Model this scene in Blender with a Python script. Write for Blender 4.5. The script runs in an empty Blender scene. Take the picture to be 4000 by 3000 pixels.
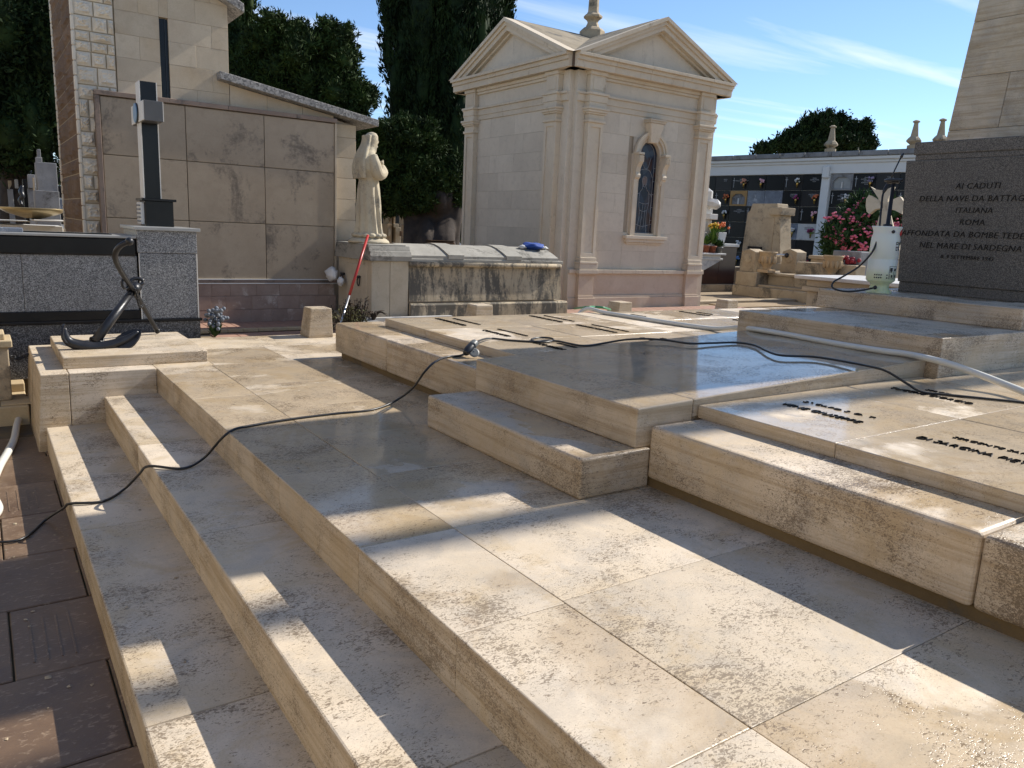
import bpy, bmesh, math, random
import numpy as np
from mathutils import Vector, Matrix, noise as mnoise
random.seed(7); RNG = np.random.default_rng(7)
scene = bpy.context.scene
COL = scene.collection
# ---------------------------------------------------------------- camera
YAW, PIT, ROL = math.radians(34.76685), math.radians(11.32219), math.radians(2.64014)
FOC = 3018.74                      # focal length in pixels of the 4000 px wide photograph
CAM = np.array([0.0, 0.0, 1.10])
fwd = np.array([math.sin(YAW)*math.cos(PIT), math.cos(YAW)*math.cos(PIT), -math.sin(PIT)])
_r = np.array([math.cos(YAW), -math.sin(YAW), 0.0]); _u = np.cross(_r, fwd)
rgt = math.cos(ROL)*_r + math.sin(ROL)*_u
upv = -math.sin(ROL)*_r + math.cos(ROL)*_u
cam_d = bpy.data.cameras.new('camera'); cam = bpy.data.objects.new('camera', cam_d); COL.objects.link(cam)
cam_d.sensor_width = 36.0; cam_d.lens = FOC/4000*36.0; cam_d.clip_start = 0.05; cam_d.clip_end = 3000
m = Matrix.Identity(4)
for i in range(3):
    m[i][0] = rgt[i]; m[i][1] = upv[i]; m[i][2] = -fwd[i]; m[i][3] = CAM[i]
cam.matrix_world = m
scene.camera = cam
# ---------------------------------------------------------------- sky, sun, exposure
SUN_EL = math.radians(38.0); SHIFT = 0.05
sun_az = math.atan2(1.0, -SHIFT)                 # clockwise from +Y
world = bpy.data.worlds.new('World'); scene.world = world; world.use_nodes = True
wn = world.node_tree.nodes; wl = world.node_tree.links; wn.clear()
wo = wn.new('ShaderNodeOutputWorld'); bg = wn.new('ShaderNodeBackground'); sky = wn.new('ShaderNodeTexSky')
sky.sky_type = 'NISHITA'; sky.sun_disc = False; sky.sun_elevation = SUN_EL; sky.sun_rotation = sun_az
sky.air_density = 0.85; sky.dust_density = 0.0; sky.ozone_density = 4.0
bg.inputs['Strength'].default_value = 0.118
# thin cirrus, laid out on a flat layer high above the whole place
tc = wn.new('ShaderNodeTexCoord'); sep = wn.new('ShaderNodeSeparateXYZ'); wl.new(tc.outputs['Generated'], sep.inputs[0])
mx = wn.new('ShaderNodeMath'); mx.operation = 'MAXIMUM'; mx.inputs[1].default_value = 0.04; wl.new(sep.outputs['Z'], mx.inputs[0])
dx = wn.new('ShaderNodeMath'); dx.operation = 'DIVIDE'; wl.new(sep.outputs['X'], dx.inputs[0]); wl.new(mx.outputs[0], dx.inputs[1])
dy = wn.new('ShaderNodeMath'); dy.operation = 'DIVIDE'; wl.new(sep.outputs['Y'], dy.inputs[0]); wl.new(mx.outputs[0], dy.inputs[1])
cb = wn.new('ShaderNodeCombineXYZ'); wl.new(dx.outputs[0], cb.inputs[0]); wl.new(dy.outputs[0], cb.inputs[1])
mp = wn.new('ShaderNodeMapping'); mp.inputs['Rotation'].default_value = (0, 0, math.radians(-35)); mp.inputs['Scale'].default_value = (0.30, 1.5, 1)
mp.inputs['Location'].default_value = (1.3, 0.45, 0)
wl.new(cb.outputs[0], mp.inputs[0])
cn = wn.new('ShaderNodeTexNoise'); cn.inputs['Scale'].default_value = 1.0; cn.inputs['Detail'].default_value = 7; cn.inputs['Roughness'].default_value = 0.55
cn.inputs['Distortion'].default_value = 0.4
wl.new(mp.outputs[0], cn.inputs['Vector'])
cr = wn.new('ShaderNodeValToRGB'); cr.color_ramp.elements[0].position = 0.50; cr.color_ramp.elements[1].position = 0.80
cr.color_ramp.elements[1].color = (0.75, 0.75, 0.75, 1)
wl.new(cn.outputs['Fac'], cr.inputs[0])
mixc = wn.new('ShaderNodeMix'); mixc.data_type = 'RGBA'; wl.new(cr.outputs[0], mixc.inputs['Factor'])
wl.new(sky.outputs[0], mixc.inputs['A']); mixc.inputs['B'].default_value = (7.0, 7.2, 7.5, 1)
wl.new(mixc.outputs['Result'], bg.inputs['Color']); wl.new(bg.outputs[0], wo.inputs[0])
sun_d = bpy.data.lights.new('sun', 'SUN'); sun_d.energy = 4.7; sun_d.angle = math.radians(0.5); sun_d.color = (1.0, 0.945, 0.86)
sun = bpy.data.objects.new('sun', sun_d); COL.objects.link(sun); sun.location = (30, 0, 30)
sdir = Vector((1.0, -SHIFT, 0.0)).normalized()*math.cos(SUN_EL) + Vector((0, 0, math.sin(SUN_EL)))
sun.rotation_euler = sdir.to_track_quat('Z', 'Y').to_euler()
vs = scene.view_settings; vs.view_transform = 'Standard'; vs.look = 'None'; vs.exposure = 0.58; vs.gamma = 1.0; vs.use_curve_mapping = False
scene.render.engine = 'CYCLES'
scene.render.resolution_x = 1024; scene.render.resolution_y = 768
# ---------------------------------------------------------------- pixel -> place helpers (pixels of a 2212 px wide view)
S = 4000/2212.0
def ray(x, y):
    return fwd + rgt*((x*S-2000)/FOC) - upv*((y*S-1500)/FOC)
def onz(x, y, z): d = ray(x, y); return CAM + d*((z-CAM[2])/d[2])
def onx(x, y, X): d = ray(x, y); return CAM + d*(X/d[0])
def ony(x, y, Y): d = ray(x, y); return CAM + d*(Y/d[1])
def ond(x, y, D): return CAM + ray(x, y)*D
# ---------------------------------------------------------------- objects
ORG = {}
def put(o, parent, loc=None):
    COL.objects.link(o)
    if parent is not None: o.parent = parent; ORG[o] = ORG[parent]
    else:
        o.location = loc if loc is not None else (0, 0, 0); ORG[o] = np.array(o.location, float)
    return o
def tag(o, label, cat=None, group=None, kind=None):
    if label: o['label'] = label
    if cat: o['category'] = cat
    if group: o['group'] = group
    if kind: o['kind'] = kind
    return o
def thing(name, label, cat, loc, group=None):
    o = bpy.data.objects.new(name, None); o.empty_display_size = 0.1
    put(o, None, loc); return tag(o, label, cat, group)
def mesh(name, verts, faces, mat, parent=None, loc=None, smooth=False):
    v = np.array(verts, float).reshape(-1, 3)
    org = ORG[parent] if parent is not None else np.array(loc if loc is not None else (0, 0, 0), float)
    me = bpy.data.meshes.new(name); me.from_pydata((v-org).tolist(), [], [tuple(f) for f in faces]); me.update()
    if mat: me.materials.append(mat)
    if smooth: me.polygons.foreach_set('use_smooth', [True]*len(me.polygons))
    return put(bpy.data.objects.new(name, me), parent, loc)
def from_bm(name, bm, mat, parent=None, loc=None, smooth=False):
    bmesh.ops.recalc_face_normals(bm, faces=bm.faces)
    org = ORG[parent] if parent is not None else np.array(loc if loc is not None else (0, 0, 0), float)
    bmesh.ops.translate(bm, verts=bm.verts, vec=Vector(-org))
    me = bpy.data.meshes.new(name); bm.to_mesh(me); bm.free()
    if mat: me.materials.append(mat)
    if smooth: me.polygons.foreach_set('use_smooth', [True]*len(me.polygons))
    return put(bpy.data.objects.new(name, me), parent, loc)
def bm_box(bm, x0, x1, y0, y1, z0, z1, bev=0.0, seg=2):
    c = [(x0,y0,z0),(x1,y0,z0),(x1,y1,z0),(x0,y1,z0),(x0,y0,z1),(x1,y0,z1),(x1,y1,z1),(x0,y1,z1)]
    return bm_hexa(bm, c, bev, seg)
def bm_hexa(bm, c, bev=0.0, seg=2):
    vs_ = [bm.verts.new(p) for p in c]
    fs = [bm.faces.new([vs_[i] for i in q]) for q in ((3,2,1,0),(4,5,6,7),(0,1,5,4),(1,2,6,5),(2,3,7,6),(3,0,4,7))]
    if bev > 0:
        es = list({e for f in fs for e in f.edges})
        bmesh.ops.bevel(bm, geom=es, offset=bev, segments=seg, profile=0.5, affect='EDGES')
def box(name, x0, x1, y0, y1, z0, z1, mat, parent=None, bev=0.006, loc=None, seg=2):
    bm = bmesh.new(); bm_box(bm, min(x0,x1), max(x0,x1), min(y0,y1), max(y0,y1), z0, z1, bev, seg)
    return from_bm(name, bm, mat, parent, loc)
def hexa(name, c, mat, parent=None, bev=0.006, loc=None):
    bm = bmesh.new(); bm_hexa(bm, c, bev); return from_bm(name, bm, mat, parent, loc)
def boxes(name, lst, mat, parent=None, bev=0.004, loc=None):
    bm = bmesh.new()
    for b in lst: bm_box(bm, *b, bev)
    return from_bm(name, bm, mat, parent, loc)
def prism(name, prof, axis, a0, a1, mat, parent=None, loc=None, smooth=False, bev=0.0):
    """profile [(p,q)...] swept along x (p=y,q=z) or y (p=x,q=z)"""
    bm = bmesh.new(); n = len(prof)
    def P(a, pq): return (a, pq[0], pq[1]) if axis == 'x' else (pq[0], a, pq[1])
    A = [bm.verts.new(P(a0, p)) for p in prof]; B = [bm.verts.new(P(a1, p)) for p in prof]
    for i in range(n): bm.faces.new([A[i], A[(i+1) % n], B[(i+1) % n], B[i]])
    bm.faces.new(A[::-1]); bm.faces.new(B)
    if bev > 0: bmesh.ops.bevel(bm, geom=list(bm.edges), offset=bev, segments=1, profile=0.5, affect='EDGES')
    return from_bm(name, bm, mat, parent, loc, smooth)
def catmull(pts, n=8):
    P = np.array(pts, float); P = np.vstack([2*P[0]-P[1], P, 2*P[-1]-P[-2]]); out = []
    for i in range(1, len(P)-2):
        for t in np.linspace(0, 1, n, endpoint=False):
            a, b, c, d = P[i-1], P[i], P[i+1], P[i+2]
            out.append(0.5*((2*b)+(-a+c)*t+(2*a-5*b+4*c-d)*t*t+(-a+3*b-3*c+d)*t**3))
    out.append(P[-2]); return np.array(out)
def tube_geo(pts, rad, seg=8, cap=True):
    P = np.array(pts, float); n = len(P); R = np.full(n, rad) if np.isscalar(rad) else np.array(rad, float)
    T = np.gradient(P, axis=0); T /= np.linalg.norm(T, axis=1)[:, None]+1e-12
    ref = np.array([0, 0, 1.0]) if abs(T[0][2]) < 0.9 else np.array([1.0, 0, 0])
    N = np.cross(T[0], ref); N /= np.linalg.norm(N); V = []; F = []
    for i in range(n):
        N = N - T[i]*(N @ T[i]); N /= np.linalg.norm(N)+1e-12; B = np.cross(T[i], N)
        for k in range(seg):
            a = 2*math.pi*k/seg; V.append(P[i]+R[i]*(math.cos(a)*N+math.sin(a)*B))
    for i in range(n-1):
        for k in range(seg):
            F.append((i*seg+k, i*seg+(k+1) % seg, (i+1)*seg+(k+1) % seg, (i+1)*seg+k))
    if cap: F.append(tuple(range(seg))[::-1]); F.append(tuple((n-1)*seg+k for k in range(seg)))
    return V, F
def tube(name, pts, rad, mat, parent=None, loc=None, seg=8, sm=0, smooth=True):
    if sm: 
        if not np.isscalar(rad):
            rr = np.array(rad, float); q = catmull([(r_, 0, 0) for r_ in rr], sm)[:, 0]; rad = q
        pts = catmull(pts, sm)
    V, F = tube_geo(pts, rad, seg); return mesh(name, V, F, mat, parent, loc, smooth)
def lathe_geo(prof, c, seg=20):
    V = []; F = []
    for (r_, z) in prof:
        for k in range(seg):
            a = 2*math.pi*k/seg; V.append((c[0]+r_*math.cos(a), c[1]+r_*math.sin(a), c[2]+z))
    n = len(prof)
    for i in range(n-1):
        for k in range(seg): F.append((i*seg+k, i*seg+(k+1) % seg, (i+1)*seg+(k+1) % seg, (i+1)*seg+k))
    F.append(tuple(range(seg))[::-1]); F.append(tuple((n-1)*seg+k for k in range(seg)))
    return V, F
def lathe(name, prof, c, mat, parent=None, loc=None, seg=20, smooth=True):
    V, F = lathe_geo(prof, c, seg); return mesh(name, V, F, mat, parent, loc, smooth)
def merge(geos):
    V = []; F = []
    for v, f in geos:
        o = len(V); V += [tuple(p) for p in v]; F += [tuple(i+o for i in q) for q in f]
    return V, F
def ball_geo(c, r_, seg=10, ring=7):
    r_ = np.array([r_]*3 if np.isscalar(r_) else r_, float); V = []; F = []
    for i in range(ring+1):
        t = math.pi*i/ring
        for k in range(seg):
            a = 2*math.pi*k/seg
            V.append((c[0]+r_[0]*math.sin(t)*math.cos(a), c[1]+r_[1]*math.sin(t)*math.sin(a), c[2]+r_[2]*math.cos(t)))
    for i in range(ring):
        for k in range(seg): F.append((i*seg+k, (i+1)*seg+k, (i+1)*seg+(k+1) % seg, i*seg+(k+1) % seg))
    return V, F
def text(name, body, size, origin, ex, ey, depth, mat, parent, align='CENTER', shear=0.0, space=1.0, width=None, words=False, thin=0.0):
    cu = bpy.data.curves.new(name, 'FONT'); cu.body = body; cu.size = size; cu.align_x = align; cu.extrude = depth; cu.shear = shear; cu.space_character = space
    cu.resolution_u = 2
    cu.offset = -size*thin
    o = bpy.data.objects.new(name, cu); COL.objects.link(o)
    dg = bpy.context.evaluated_depsgraph_get(); me = bpy.data.meshes.new_from_object(o.evaluated_get(dg))
    bpy.data.objects.remove(o); bpy.data.curves.remove(cu)
    if width:
        xs_ = [v.co.x for v in me.vertices]; k_ = width/(max(xs_)-min(xs_)); me.transform(Matrix.Diagonal((k_, 1, 1, 1)))
    ex = Vector(ex).normalized(); ey = Vector(ey).normalized(); ez = ex.cross(ey)
    M = Matrix.Identity(4)
    for i in range(3):
        M[i][0] = ex[i]; M[i][1] = ey[i]; M[i][2] = ez[i]; M[i][3] = origin[i]-ORG[parent][i]
    if words:                                   # one object per word
        bm = bmesh.new(); bm.from_mesh(me); bpy.data.meshes.remove(me); seen = set(); isl = []
        for v in bm.verts:
            if v in seen: continue
            st_ = [v]; comp = []; seen.add(v)
            while st_:
                a = st_.pop(); comp.append(a)
                for e in a.link_edges:
                    b = e.other_vert(a)
                    if b not in seen: seen.add(b); st_.append(b)
            xs_ = [a.co.x for a in comp]; isl.append((min(xs_), max(xs_), comp))
        isl.sort(key=lambda q: q[0]); groups = []; end = -1e9
        for a, b, comp in isl:
            if a-end > size*0.17: groups.append([])
            groups[-1] += comp; end = max(end, b)
        for g_ in groups:
            idx = {v: i for i, v in enumerate(g_)}; fs = [[idx[v] for v in f.verts] for f in bm.faces if f.verts[0] in idx]
            m2 = bpy.data.meshes.new(name); m2.from_pydata([tuple(v.co) for v in g_], [], fs); m2.transform(M); m2.materials.append(mat); put(bpy.data.objects.new(name, m2), parent)
        bm.free(); return None
    me.transform(M); me.materials.clear(); me.materials.append(mat)
    return put(bpy.data.objects.new(name, me), parent)
def remesh(o, vox, it=2):
    md = o.modifiers.new('r', 'REMESH'); md.mode = 'VOXEL'; md.voxel_size = vox; md.use_smooth_shade = True
    sm = o.modifiers.new('s', 'SMOOTH'); sm.iterations = it; sm.factor = 0.5
    dg = bpy.context.evaluated_depsgraph_get(); me = bpy.data.meshes.new_from_object(o.evaluated_get(dg))
    o.modifiers.clear(); old = o.data; o.data = me; bpy.data.meshes.remove(old)
    me.polygons.foreach_set('use_smooth', [True]*len(me.polygons)); return o
# ================================================================ materials
class NT:
    def __init__(self, name, rough=0.6, spec=0.5, metal=0.0, col=(0.5, 0.5, 0.5)):
        self.m = bpy.data.materials.new(name); self.m.use_nodes = True
        self.t = self.m.node_tree; self.b = self.t.nodes['Principled BSDF']
        self.b.inputs['Roughness'].default_value = rough; self.b.inputs['Specular IOR Level'].default_value = spec
        self.b.inputs['Metallic'].default_value = metal; self.b.inputs['Base Color'].default_value = (*col, 1)
        self._co = None
    def n(self, typ): return self.t.nodes.new(typ)
    def l(self, a, b): self.t.links.new(a, b)
    def co(self, scale=(1, 1, 1), rnd=6.0, loc=(0, 0, 0)):
        if self._co is None:
            tc_ = self.n('ShaderNodeTexCoord'); oi = self.n('ShaderNodeObjectInfo'); self.rnd = oi.outputs['Random']
            v = self.n('ShaderNodeVectorMath'); v.operation = 'SCALE'; v.inputs[0].default_value = (1.0, 1.7, 0.61)
            mm = self.n('ShaderNodeMath'); mm.operation = 'MULTIPLY'; mm.inputs[1].default_value = rnd; self.l(self.rnd, mm.inputs[0]); self.l(mm.outputs[0], v.inputs['Scale'])
            a = self.n('ShaderNodeVectorMath'); a.operation = 'ADD'; self.l(tc_.outputs['Object'], a.inputs[0]); self.l(v.outputs[0], a.inputs[1]); self._co = a.outputs[0]; self.raw = tc_.outputs['Object']
        mp_ = self.n('ShaderNodeMapping'); mp_.inputs['Scale'].default_value = scale; mp_.inputs['Location'].default_value = loc; self.l(self._co, mp_.inputs[0]); return mp_.outputs[0]
    def noise(self, vec, sc=1.0, det=4, ro=0.55, dist=0.0):
        x = self.n('ShaderNodeTexNoise'); x.inputs['Scale'].default_value = sc; x.inputs['Detail'].default_value = det
        x.inputs['Roughness'].default_value = ro; x.inputs['Distortion'].default_value = dist; self.l(vec, x.inputs['Vector']); return x.outputs['Fac']
    def voro(self, vec, sc=1.0, feat='F1', out='Distance'):
        x = self.n('ShaderNodeTexVoronoi'); x.inputs['Scale'].default_value = sc; x.feature = feat; self.l(vec, x.inputs['Vector']); return x.outputs[out]
    def ramp(self, f, stops):
        x = self.n('ShaderNodeValToRGB'); e = x.color_ramp.elements
        while len(e) < len(stops): e.new(0.5)
        for i, (p, c) in enumerate(stops):
            e[i].position = p; c = (c, c, c) if np.isscalar(c) else c; e[i].color = (*c, 1)
        self.l(f, x.inputs[0]); return x.outputs[0]
    def mix(self, f, a, b, bl='MIX'):
        x = self.n('ShaderNodeMix'); x.data_type = 'RGBA'; x.blend_type = bl
        for k, v in (('Factor', f), ('A', a), ('B', b)):
            if isinstance(v, (int, float)): x.inputs[k].default_value = v
            elif isinstance(v, tuple): x.inputs[k].default_value = (*v, 1)
            else: self.l(v, x.inputs[k])
        return x.outputs['Result']
    def mth(self, op, a, b=None):
        x = self.n('ShaderNodeMath'); x.operation = op
        for i, v in enumerate((a, b)):
            if v is None: continue
            if isinstance(v, (int, float)): x.inputs[i].default_value = v
            else: self.l(v, x.inputs[i])
        return x.outputs[0]
    def bump(self, h, st=0.3, d=0.01):
        x = self.n('ShaderNodeBump'); x.inputs['Strength'].default_value = st; x.inputs['Distance'].default_value = d
        self.l(h, x.inputs['Height']); self.l(x.outputs[0], self.b.inputs['Normal'])
    def col(self, c): self.l(c, self.b.inputs['Base Color']); return self
    def rough(self, c): self.l(c, self.b.inputs['Roughness']); return self
def plain(name, col, rough=0.5, spec=0.5, metal=0.0, var=0.12, sc=9.0, bump=0.0):
    t = NT(name, rough, spec, metal, col); v = t.co()
    f = t.noise(v, sc, 5)
    t.col(t.mix(f, tuple(c*(1-var) for c in col), tuple(min(1, c*(1+var)) for c in col)))
    if bump: t.bump(t.noise(v, sc*6, 4), bump, 0.004)
    return t.m
def travertine(name, wet=0.0, pits=1.0, base=(0.575, 0.488, 0.380), wetlev=0.10, more=0.5):
    t = NT(name, 0.62, 0.3); v = t.co((1, 1, 1))
    big = t.noise(v, 1.3, 5, 0.62, 0.3); mid = t.noise(v, 5.0, 6, 0.68, 0.8); patch = t.noise(t.co((1, 1, 1), loc=(9, 4, 2)), 2.6, 6, 0.7, 0.6)
    a = tuple(c*1.13 for c in base); b = (base[0]*0.90, base[1]*0.85, base[2]*0.74); g = (base[0]*0.76, base[1]*0.78, base[2]*0.81)
    c = t.mix(t.ramp(big, [(0.32, 0.0), (0.66, 1.0)]), a, b)
    c = t.mix(t.ramp(mid, [(0.44, 0.0), (0.70, 0.8)]), c, g)
    c = t.mix(t.ramp(patch, [(0.54, 0.0), (0.60, 0.35), (0.72, 0.7)]), c, (base[0]*0.80, base[1]*0.70, base[2]*0.50))
    # bedding, seen as bands on the risers
    st = t.noise(t.co((1.3, 1.3, 34)), 1.0, 6, 0.72, 0.5)
    geo = t.n('ShaderNodeNewGeometry'); sp = t.n('ShaderNodeSeparateXYZ'); t.l(geo.outputs['Normal'], sp.inputs[0])
    side = t.mth('SUBTRACT', 1.0, t.mth('ABSOLUTE', sp.outputs['Z']))
    c = t.mix(t.mth('MULTIPLY', t.ramp(st, [(0.44, 0.0), (0.64, 0.8)]), side), c, (base[0]*0.66, base[1]*0.57, base[2]*0.43))
    rust = t.noise(v, 3.4, 7, 0.75, 1.2)
    c = t.mix(t.ramp(rust, [(0.60, 0.0), (0.74, 0.5)]), c, (0.37, 0.235, 0.12))
    # pores: short dark flecks, thick in some patches and rare in others
    f1 = t.noise(t.co((62, 115, 180)), 1.0, 3, 0.66, 1.1); dens = t.noise(v, 3.0, 4, 0.65, 0.5)
    k = t.mth('MULTIPLY', t.mth('SUBTRACT', dens, 0.5), 0.72)
    p1 = t.ramp(t.mth('ADD', f1, k), [(0.60-0.035*more, 0.0), (0.67-0.035*more, 1.0)])
    f2 = t.noise(t.co((150, 230, 300)), 1.0, 2, 0.6, 0.5)
    p2_ = t.ramp(t.mth('ADD', f2, t.mth('MULTIPLY', k, 0.5)), [(0.60, 0.0), (0.68, 0.6)])
    p = t.mth('MAXIMUM', p1, p2_)
    c = t.mix(t.mth('MULTIPLY', p, 0.80*pits), c, (0.155, 0.11, 0.068))
    gr = t.noise(v, 190.0, 2, 0.6); c = t.mix(0.16, c, gr, 'OVERLAY')
    var = t.n('ShaderNodeMapRange'); t.l(t.rnd, var.inputs[0]); var.inputs[3].default_value = 0.93; var.inputs[4].default_value = 1.04
    vm = t.n('ShaderNodeVectorMath'); vm.operation = 'SCALE'; t.l(c, vm.inputs[0]); t.l(var.outputs[0], vm.inputs['Scale']); c = vm.outputs[0]
    h = t.mth('SUBTRACT', t.mth('MULTIPLY', gr, 0.04), t.mth('MULTIPLY', p, 0.7))
    if wet > 0:
        wn_ = t.noise(t.co((0.9, 0.9, 0.9), loc=(3.1, 1.7, 0)), 1.0, 6, 0.62, 0.5)
        wm = t.ramp(wn_, [(0.62-0.34*wet-0.03, 0.0), (0.62-0.34*wet+0.03, 1.0)])
        up = t.mth('MULTIPLY', wm, t.ramp(sp.outputs['Z'], [(0.3, 0.25), (0.9, 1.0)]))
        c = t.mix(t.mth('MULTIPLY', up, 0.8), c, t.mix(1.0, c, (0.84, 0.78, 0.68), 'MULTIPLY'))
        t.rough(t.mix(up, (0.6,)*3, (wetlev,)*3))
        t.b.inputs['Specular IOR Level'].default_value = 0.45
        h = t.mth('MULTIPLY', h, t.mth('SUBTRACT', 1.0, t.mth('MULTIPLY', up, 0.72)))
    t.col(c); t.bump(h, 0.4, 0.0025); return t.m
def granite(name, cols, sc=130, rough=0.35, bump=0.0):
    t = NT(name, rough, 0.5); v = t.co()
    f = t.voro(v, sc, 'F1', 'Color'); s_ = t.n('ShaderNodeSeparateColor'); t.l(f, s_.inputs[0])
    c = t.ramp(s_.outputs[0], [(0.0, cols[0]), (0.35, cols[1]), (0.72, cols[2]), (0.95, cols[3])])
    big = t.noise(v, 3, 3); c = t.mix(t.ramp(big, [(0.4, 0.0), (0.7, 0.25)]), c, cols[1])
    t.col(c)
    if bump: t.bump(t.noise(v, 90, 3), bump, 0.006)
    return t.m
def stone(name, a, b, lichen=(0.08, 0.075, 0.065), lich=0.0, warm=None, rough=0.85, bump=0.35, sc=1.0, streak=False, wm=0.5):
    t = NT(name, rough, 0.25); v = t.co((sc, sc, sc))
    n1 = t.noise(v, 2.2, 5, 0.6); n2 = t.noise(v, 11, 6, 0.65, 0.4)
    c = t.mix(t.ramp(n1, [(0.35, 0.0), (0.68, 1.0)]), a, b)
    c = t.mix(t.ramp(n2, [(0.5, 0.0), (0.75, 0.5)]), c, tuple(x*0.8 for x in b))
    if warm:
        c = t.mix(t.ramp(t.noise(t.co((sc, sc, sc*0.6), loc=(5, 2, 1)), 1.7, 4, 0.6), [(0.5, 0.0), (0.72, wm)]), c, warm)
    if lich > 0:
        lv = t.co((sc*(5.5 if streak else 1.6), sc*(5.5 if streak else 1.6), sc*(1.1 if streak else 1.6)), loc=(1, 3, 7))
        ln = t.noise(lv, 1.0, 7, 0.7, 0.5); fine = t.noise(v, 34, 4, 0.7)
        k = t.mth('ADD', ln, t.mth('MULTIPLY', t.mth('SUBTRACT', fine, 0.5), 0.22))
        c = t.mix(t.ramp(k, [(0.64-0.2*lich, 0.0), (0.75-0.2*lich, 0.9)]), c, lichen)
    gr = t.noise(v, 120, 2, 0.6); c = t.mix(0.12, c, gr, 'OVERLAY')
    var = t.n('ShaderNodeMapRange'); t.l(t.rnd, var.inputs[0]); var.inputs[3].default_value = 0.92; var.inputs[4].default_value = 1.05
    vm = t.n('ShaderNodeVectorMath'); vm.operation = 'SCALE'; t.l(c, vm.inputs[0]); t.l(var.outputs[0], vm.inputs['Scale']); t.col(vm.outputs[0])
    t.bump(t.mth('ADD', t.mth('MULTIPLY', gr, 0.5), n2), bump, 0.006); return t.m
M = {}
M['trav'] = travertine('travertine_step', 0.0, more=0.9)
M['trav_floor'] = travertine('travertine_floor', 0.62, 0.9, wetlev=0.09, more=0.9)
M['trav_floor_dry'] = travertine('travertine_floor_drying', 0.14, 0.95, wetlev=0.2, more=1.0)
M['trav_raised'] = travertine('travertine_raised_slab', 1.0, 0.95, base=(0.49, 0.412, 0.318), wetlev=0.06)
M['trav_name'] = travertine('travertine_name_slab', 0.55, 0.55, base=(0.62, 0.53, 0.42), wetlev=0.14)
M['trav_face'] = travertine('travertine_kerb', 0.25, 1.05, more=1.5, base=(0.56, 0.465, 0.355))
M['trav_pylon'] = travertine('travertine_pylon', 0.0, 0.55, base=(0.53, 0.45, 0.345))
M['mortar_dark'] = stone('damp_mortar', (0.12, 0.085, 0.045), (0.20, 0.14, 0.07), lich=0.5)
M['mortar'] = stone('joint_mortar', (0.40, 0.33, 0.23), (0.33, 0.25, 0.15))
M['granite'] = granite('grey_granite', [(0.03,)*3, (0.13, 0.13, 0.135), (0.24, 0.24, 0.242), (0.36, 0.36, 0.36)], 170, 0.35)
M['granite_dk'] = granite('dark_speckled_granite', [(0.012,)*3, (0.05, 0.05, 0.055), (0.12, 0.12, 0.122), (0.26, 0.26, 0.26)], 150, 0.35)
M['granite_mon'] = granite('rough_grey_granite', [(0.03, 0.027, 0.023), (0.085, 0.077, 0.066), (0.135, 0.123, 0.105), (0.19, 0.173, 0.15)], 220, 0.7, 0.5)
M['black'] = plain('black_polished_stone', (0.010, 0.010, 0.011), 0.22, 0.25, var=0.4)
M['greytop'] = plain('grey_stone_top', (0.30, 0.30, 0.29), 0.3, var=0.2)
M['whiteedge'] = plain('white_stone_edge', (0.62, 0.60, 0.55), 0.5)
M['letter'] = plain('cut_letter', (0.018, 0.016, 0.014), 0.8, 0.2, var=0.3)
M['bronze'] = plain('black_metal_letter', (0.02, 0.02, 0.022), 0.28, 0.5, 0.6, var=0.3)
M['chapel'] = stone('cream_sandstone', (0.60, 0.52, 0.405), (0.55, 0.465, 0.355), warm=(0.52, 0.40, 0.26), bump=0.15, wm=0.4, lichen=(0.34, 0.275, 0.20), lich=0.22, streak=True)
M['chapel_in'] = stone('grey_cream_sandstone', (0.60, 0.525, 0.42), (0.545, 0.475, 0.38), bump=0.15, lichen=(0.40, 0.34, 0.27), lich=0.2, streak=True)
M['chapel_base'] = stone('pinkish_base_stone', (0.55, 0.455, 0.35), (0.50, 0.40, 0.30), warm=(0.46, 0.32, 0.19), bump=0.3)
M['joint'] = plain('tan_joint', (0.36, 0.30, 0.225), 0.9)  # tan colour of the joints and the backing between stones
M['greyarm'] = plain('dark_grey_stone', (0.085, 0.083, 0.08), 0.4, var=0.2)
M['roof'] = stone('weathered_roof_stone', (0.30, 0.25, 0.18), (0.22, 0.18, 0.12), lich=0.5, bump=0.6)
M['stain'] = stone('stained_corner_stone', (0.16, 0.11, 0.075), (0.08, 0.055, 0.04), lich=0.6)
M['panel'] = stone('tan_marble_panel', (0.375, 0.30, 0.215), (0.325, 0.255, 0.18), lichen=(0.14, 0.112, 0.086), lich=0.45, rough=0.5, bump=0.12)
M['panel_edge'] = stone('tan_stone_trim', (0.28, 0.21, 0.165), (0.22, 0.165, 0.13), lich=0.3)
M['redmarble'] = stone('red_brown_marble', (0.37, 0.275, 0.22), (0.29, 0.205, 0.16), lichen=(0.55, 0.47, 0.40), lich=0.30, rough=0.35, bump=0.1, sc=2.2)
M['ashlar'] = stone('cream_ashlar', (0.55, 0.465, 0.345), (0.47, 0.385, 0.28), warm=(0.42, 0.29, 0.15), bump=0.4, wm=0.4)
M['rough_st'] = stone('rock_faced_cream_stone', (0.72, 0.655, 0.545), (0.63, 0.55, 0.43), warm=(0.52, 0.38, 0.22), bump=0.8, wm=0.3)
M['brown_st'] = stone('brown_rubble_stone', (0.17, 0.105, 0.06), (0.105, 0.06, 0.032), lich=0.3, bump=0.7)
M['concrete'] = granite('grey_roof_concrete', [(0.10, 0.095, 0.09), (0.21, 0.20, 0.19), (0.30, 0.285, 0.26), (0.40, 0.38, 0.35)], 60, 0.9, 0.6)
M['sarc'] = stone('weathered_cream_limestone', (0.50, 0.42, 0.30), (0.40, 0.32, 0.215), lichen=(0.085, 0.08, 0.07), lich=1.0, streak=True, bump=0.4)
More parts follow.
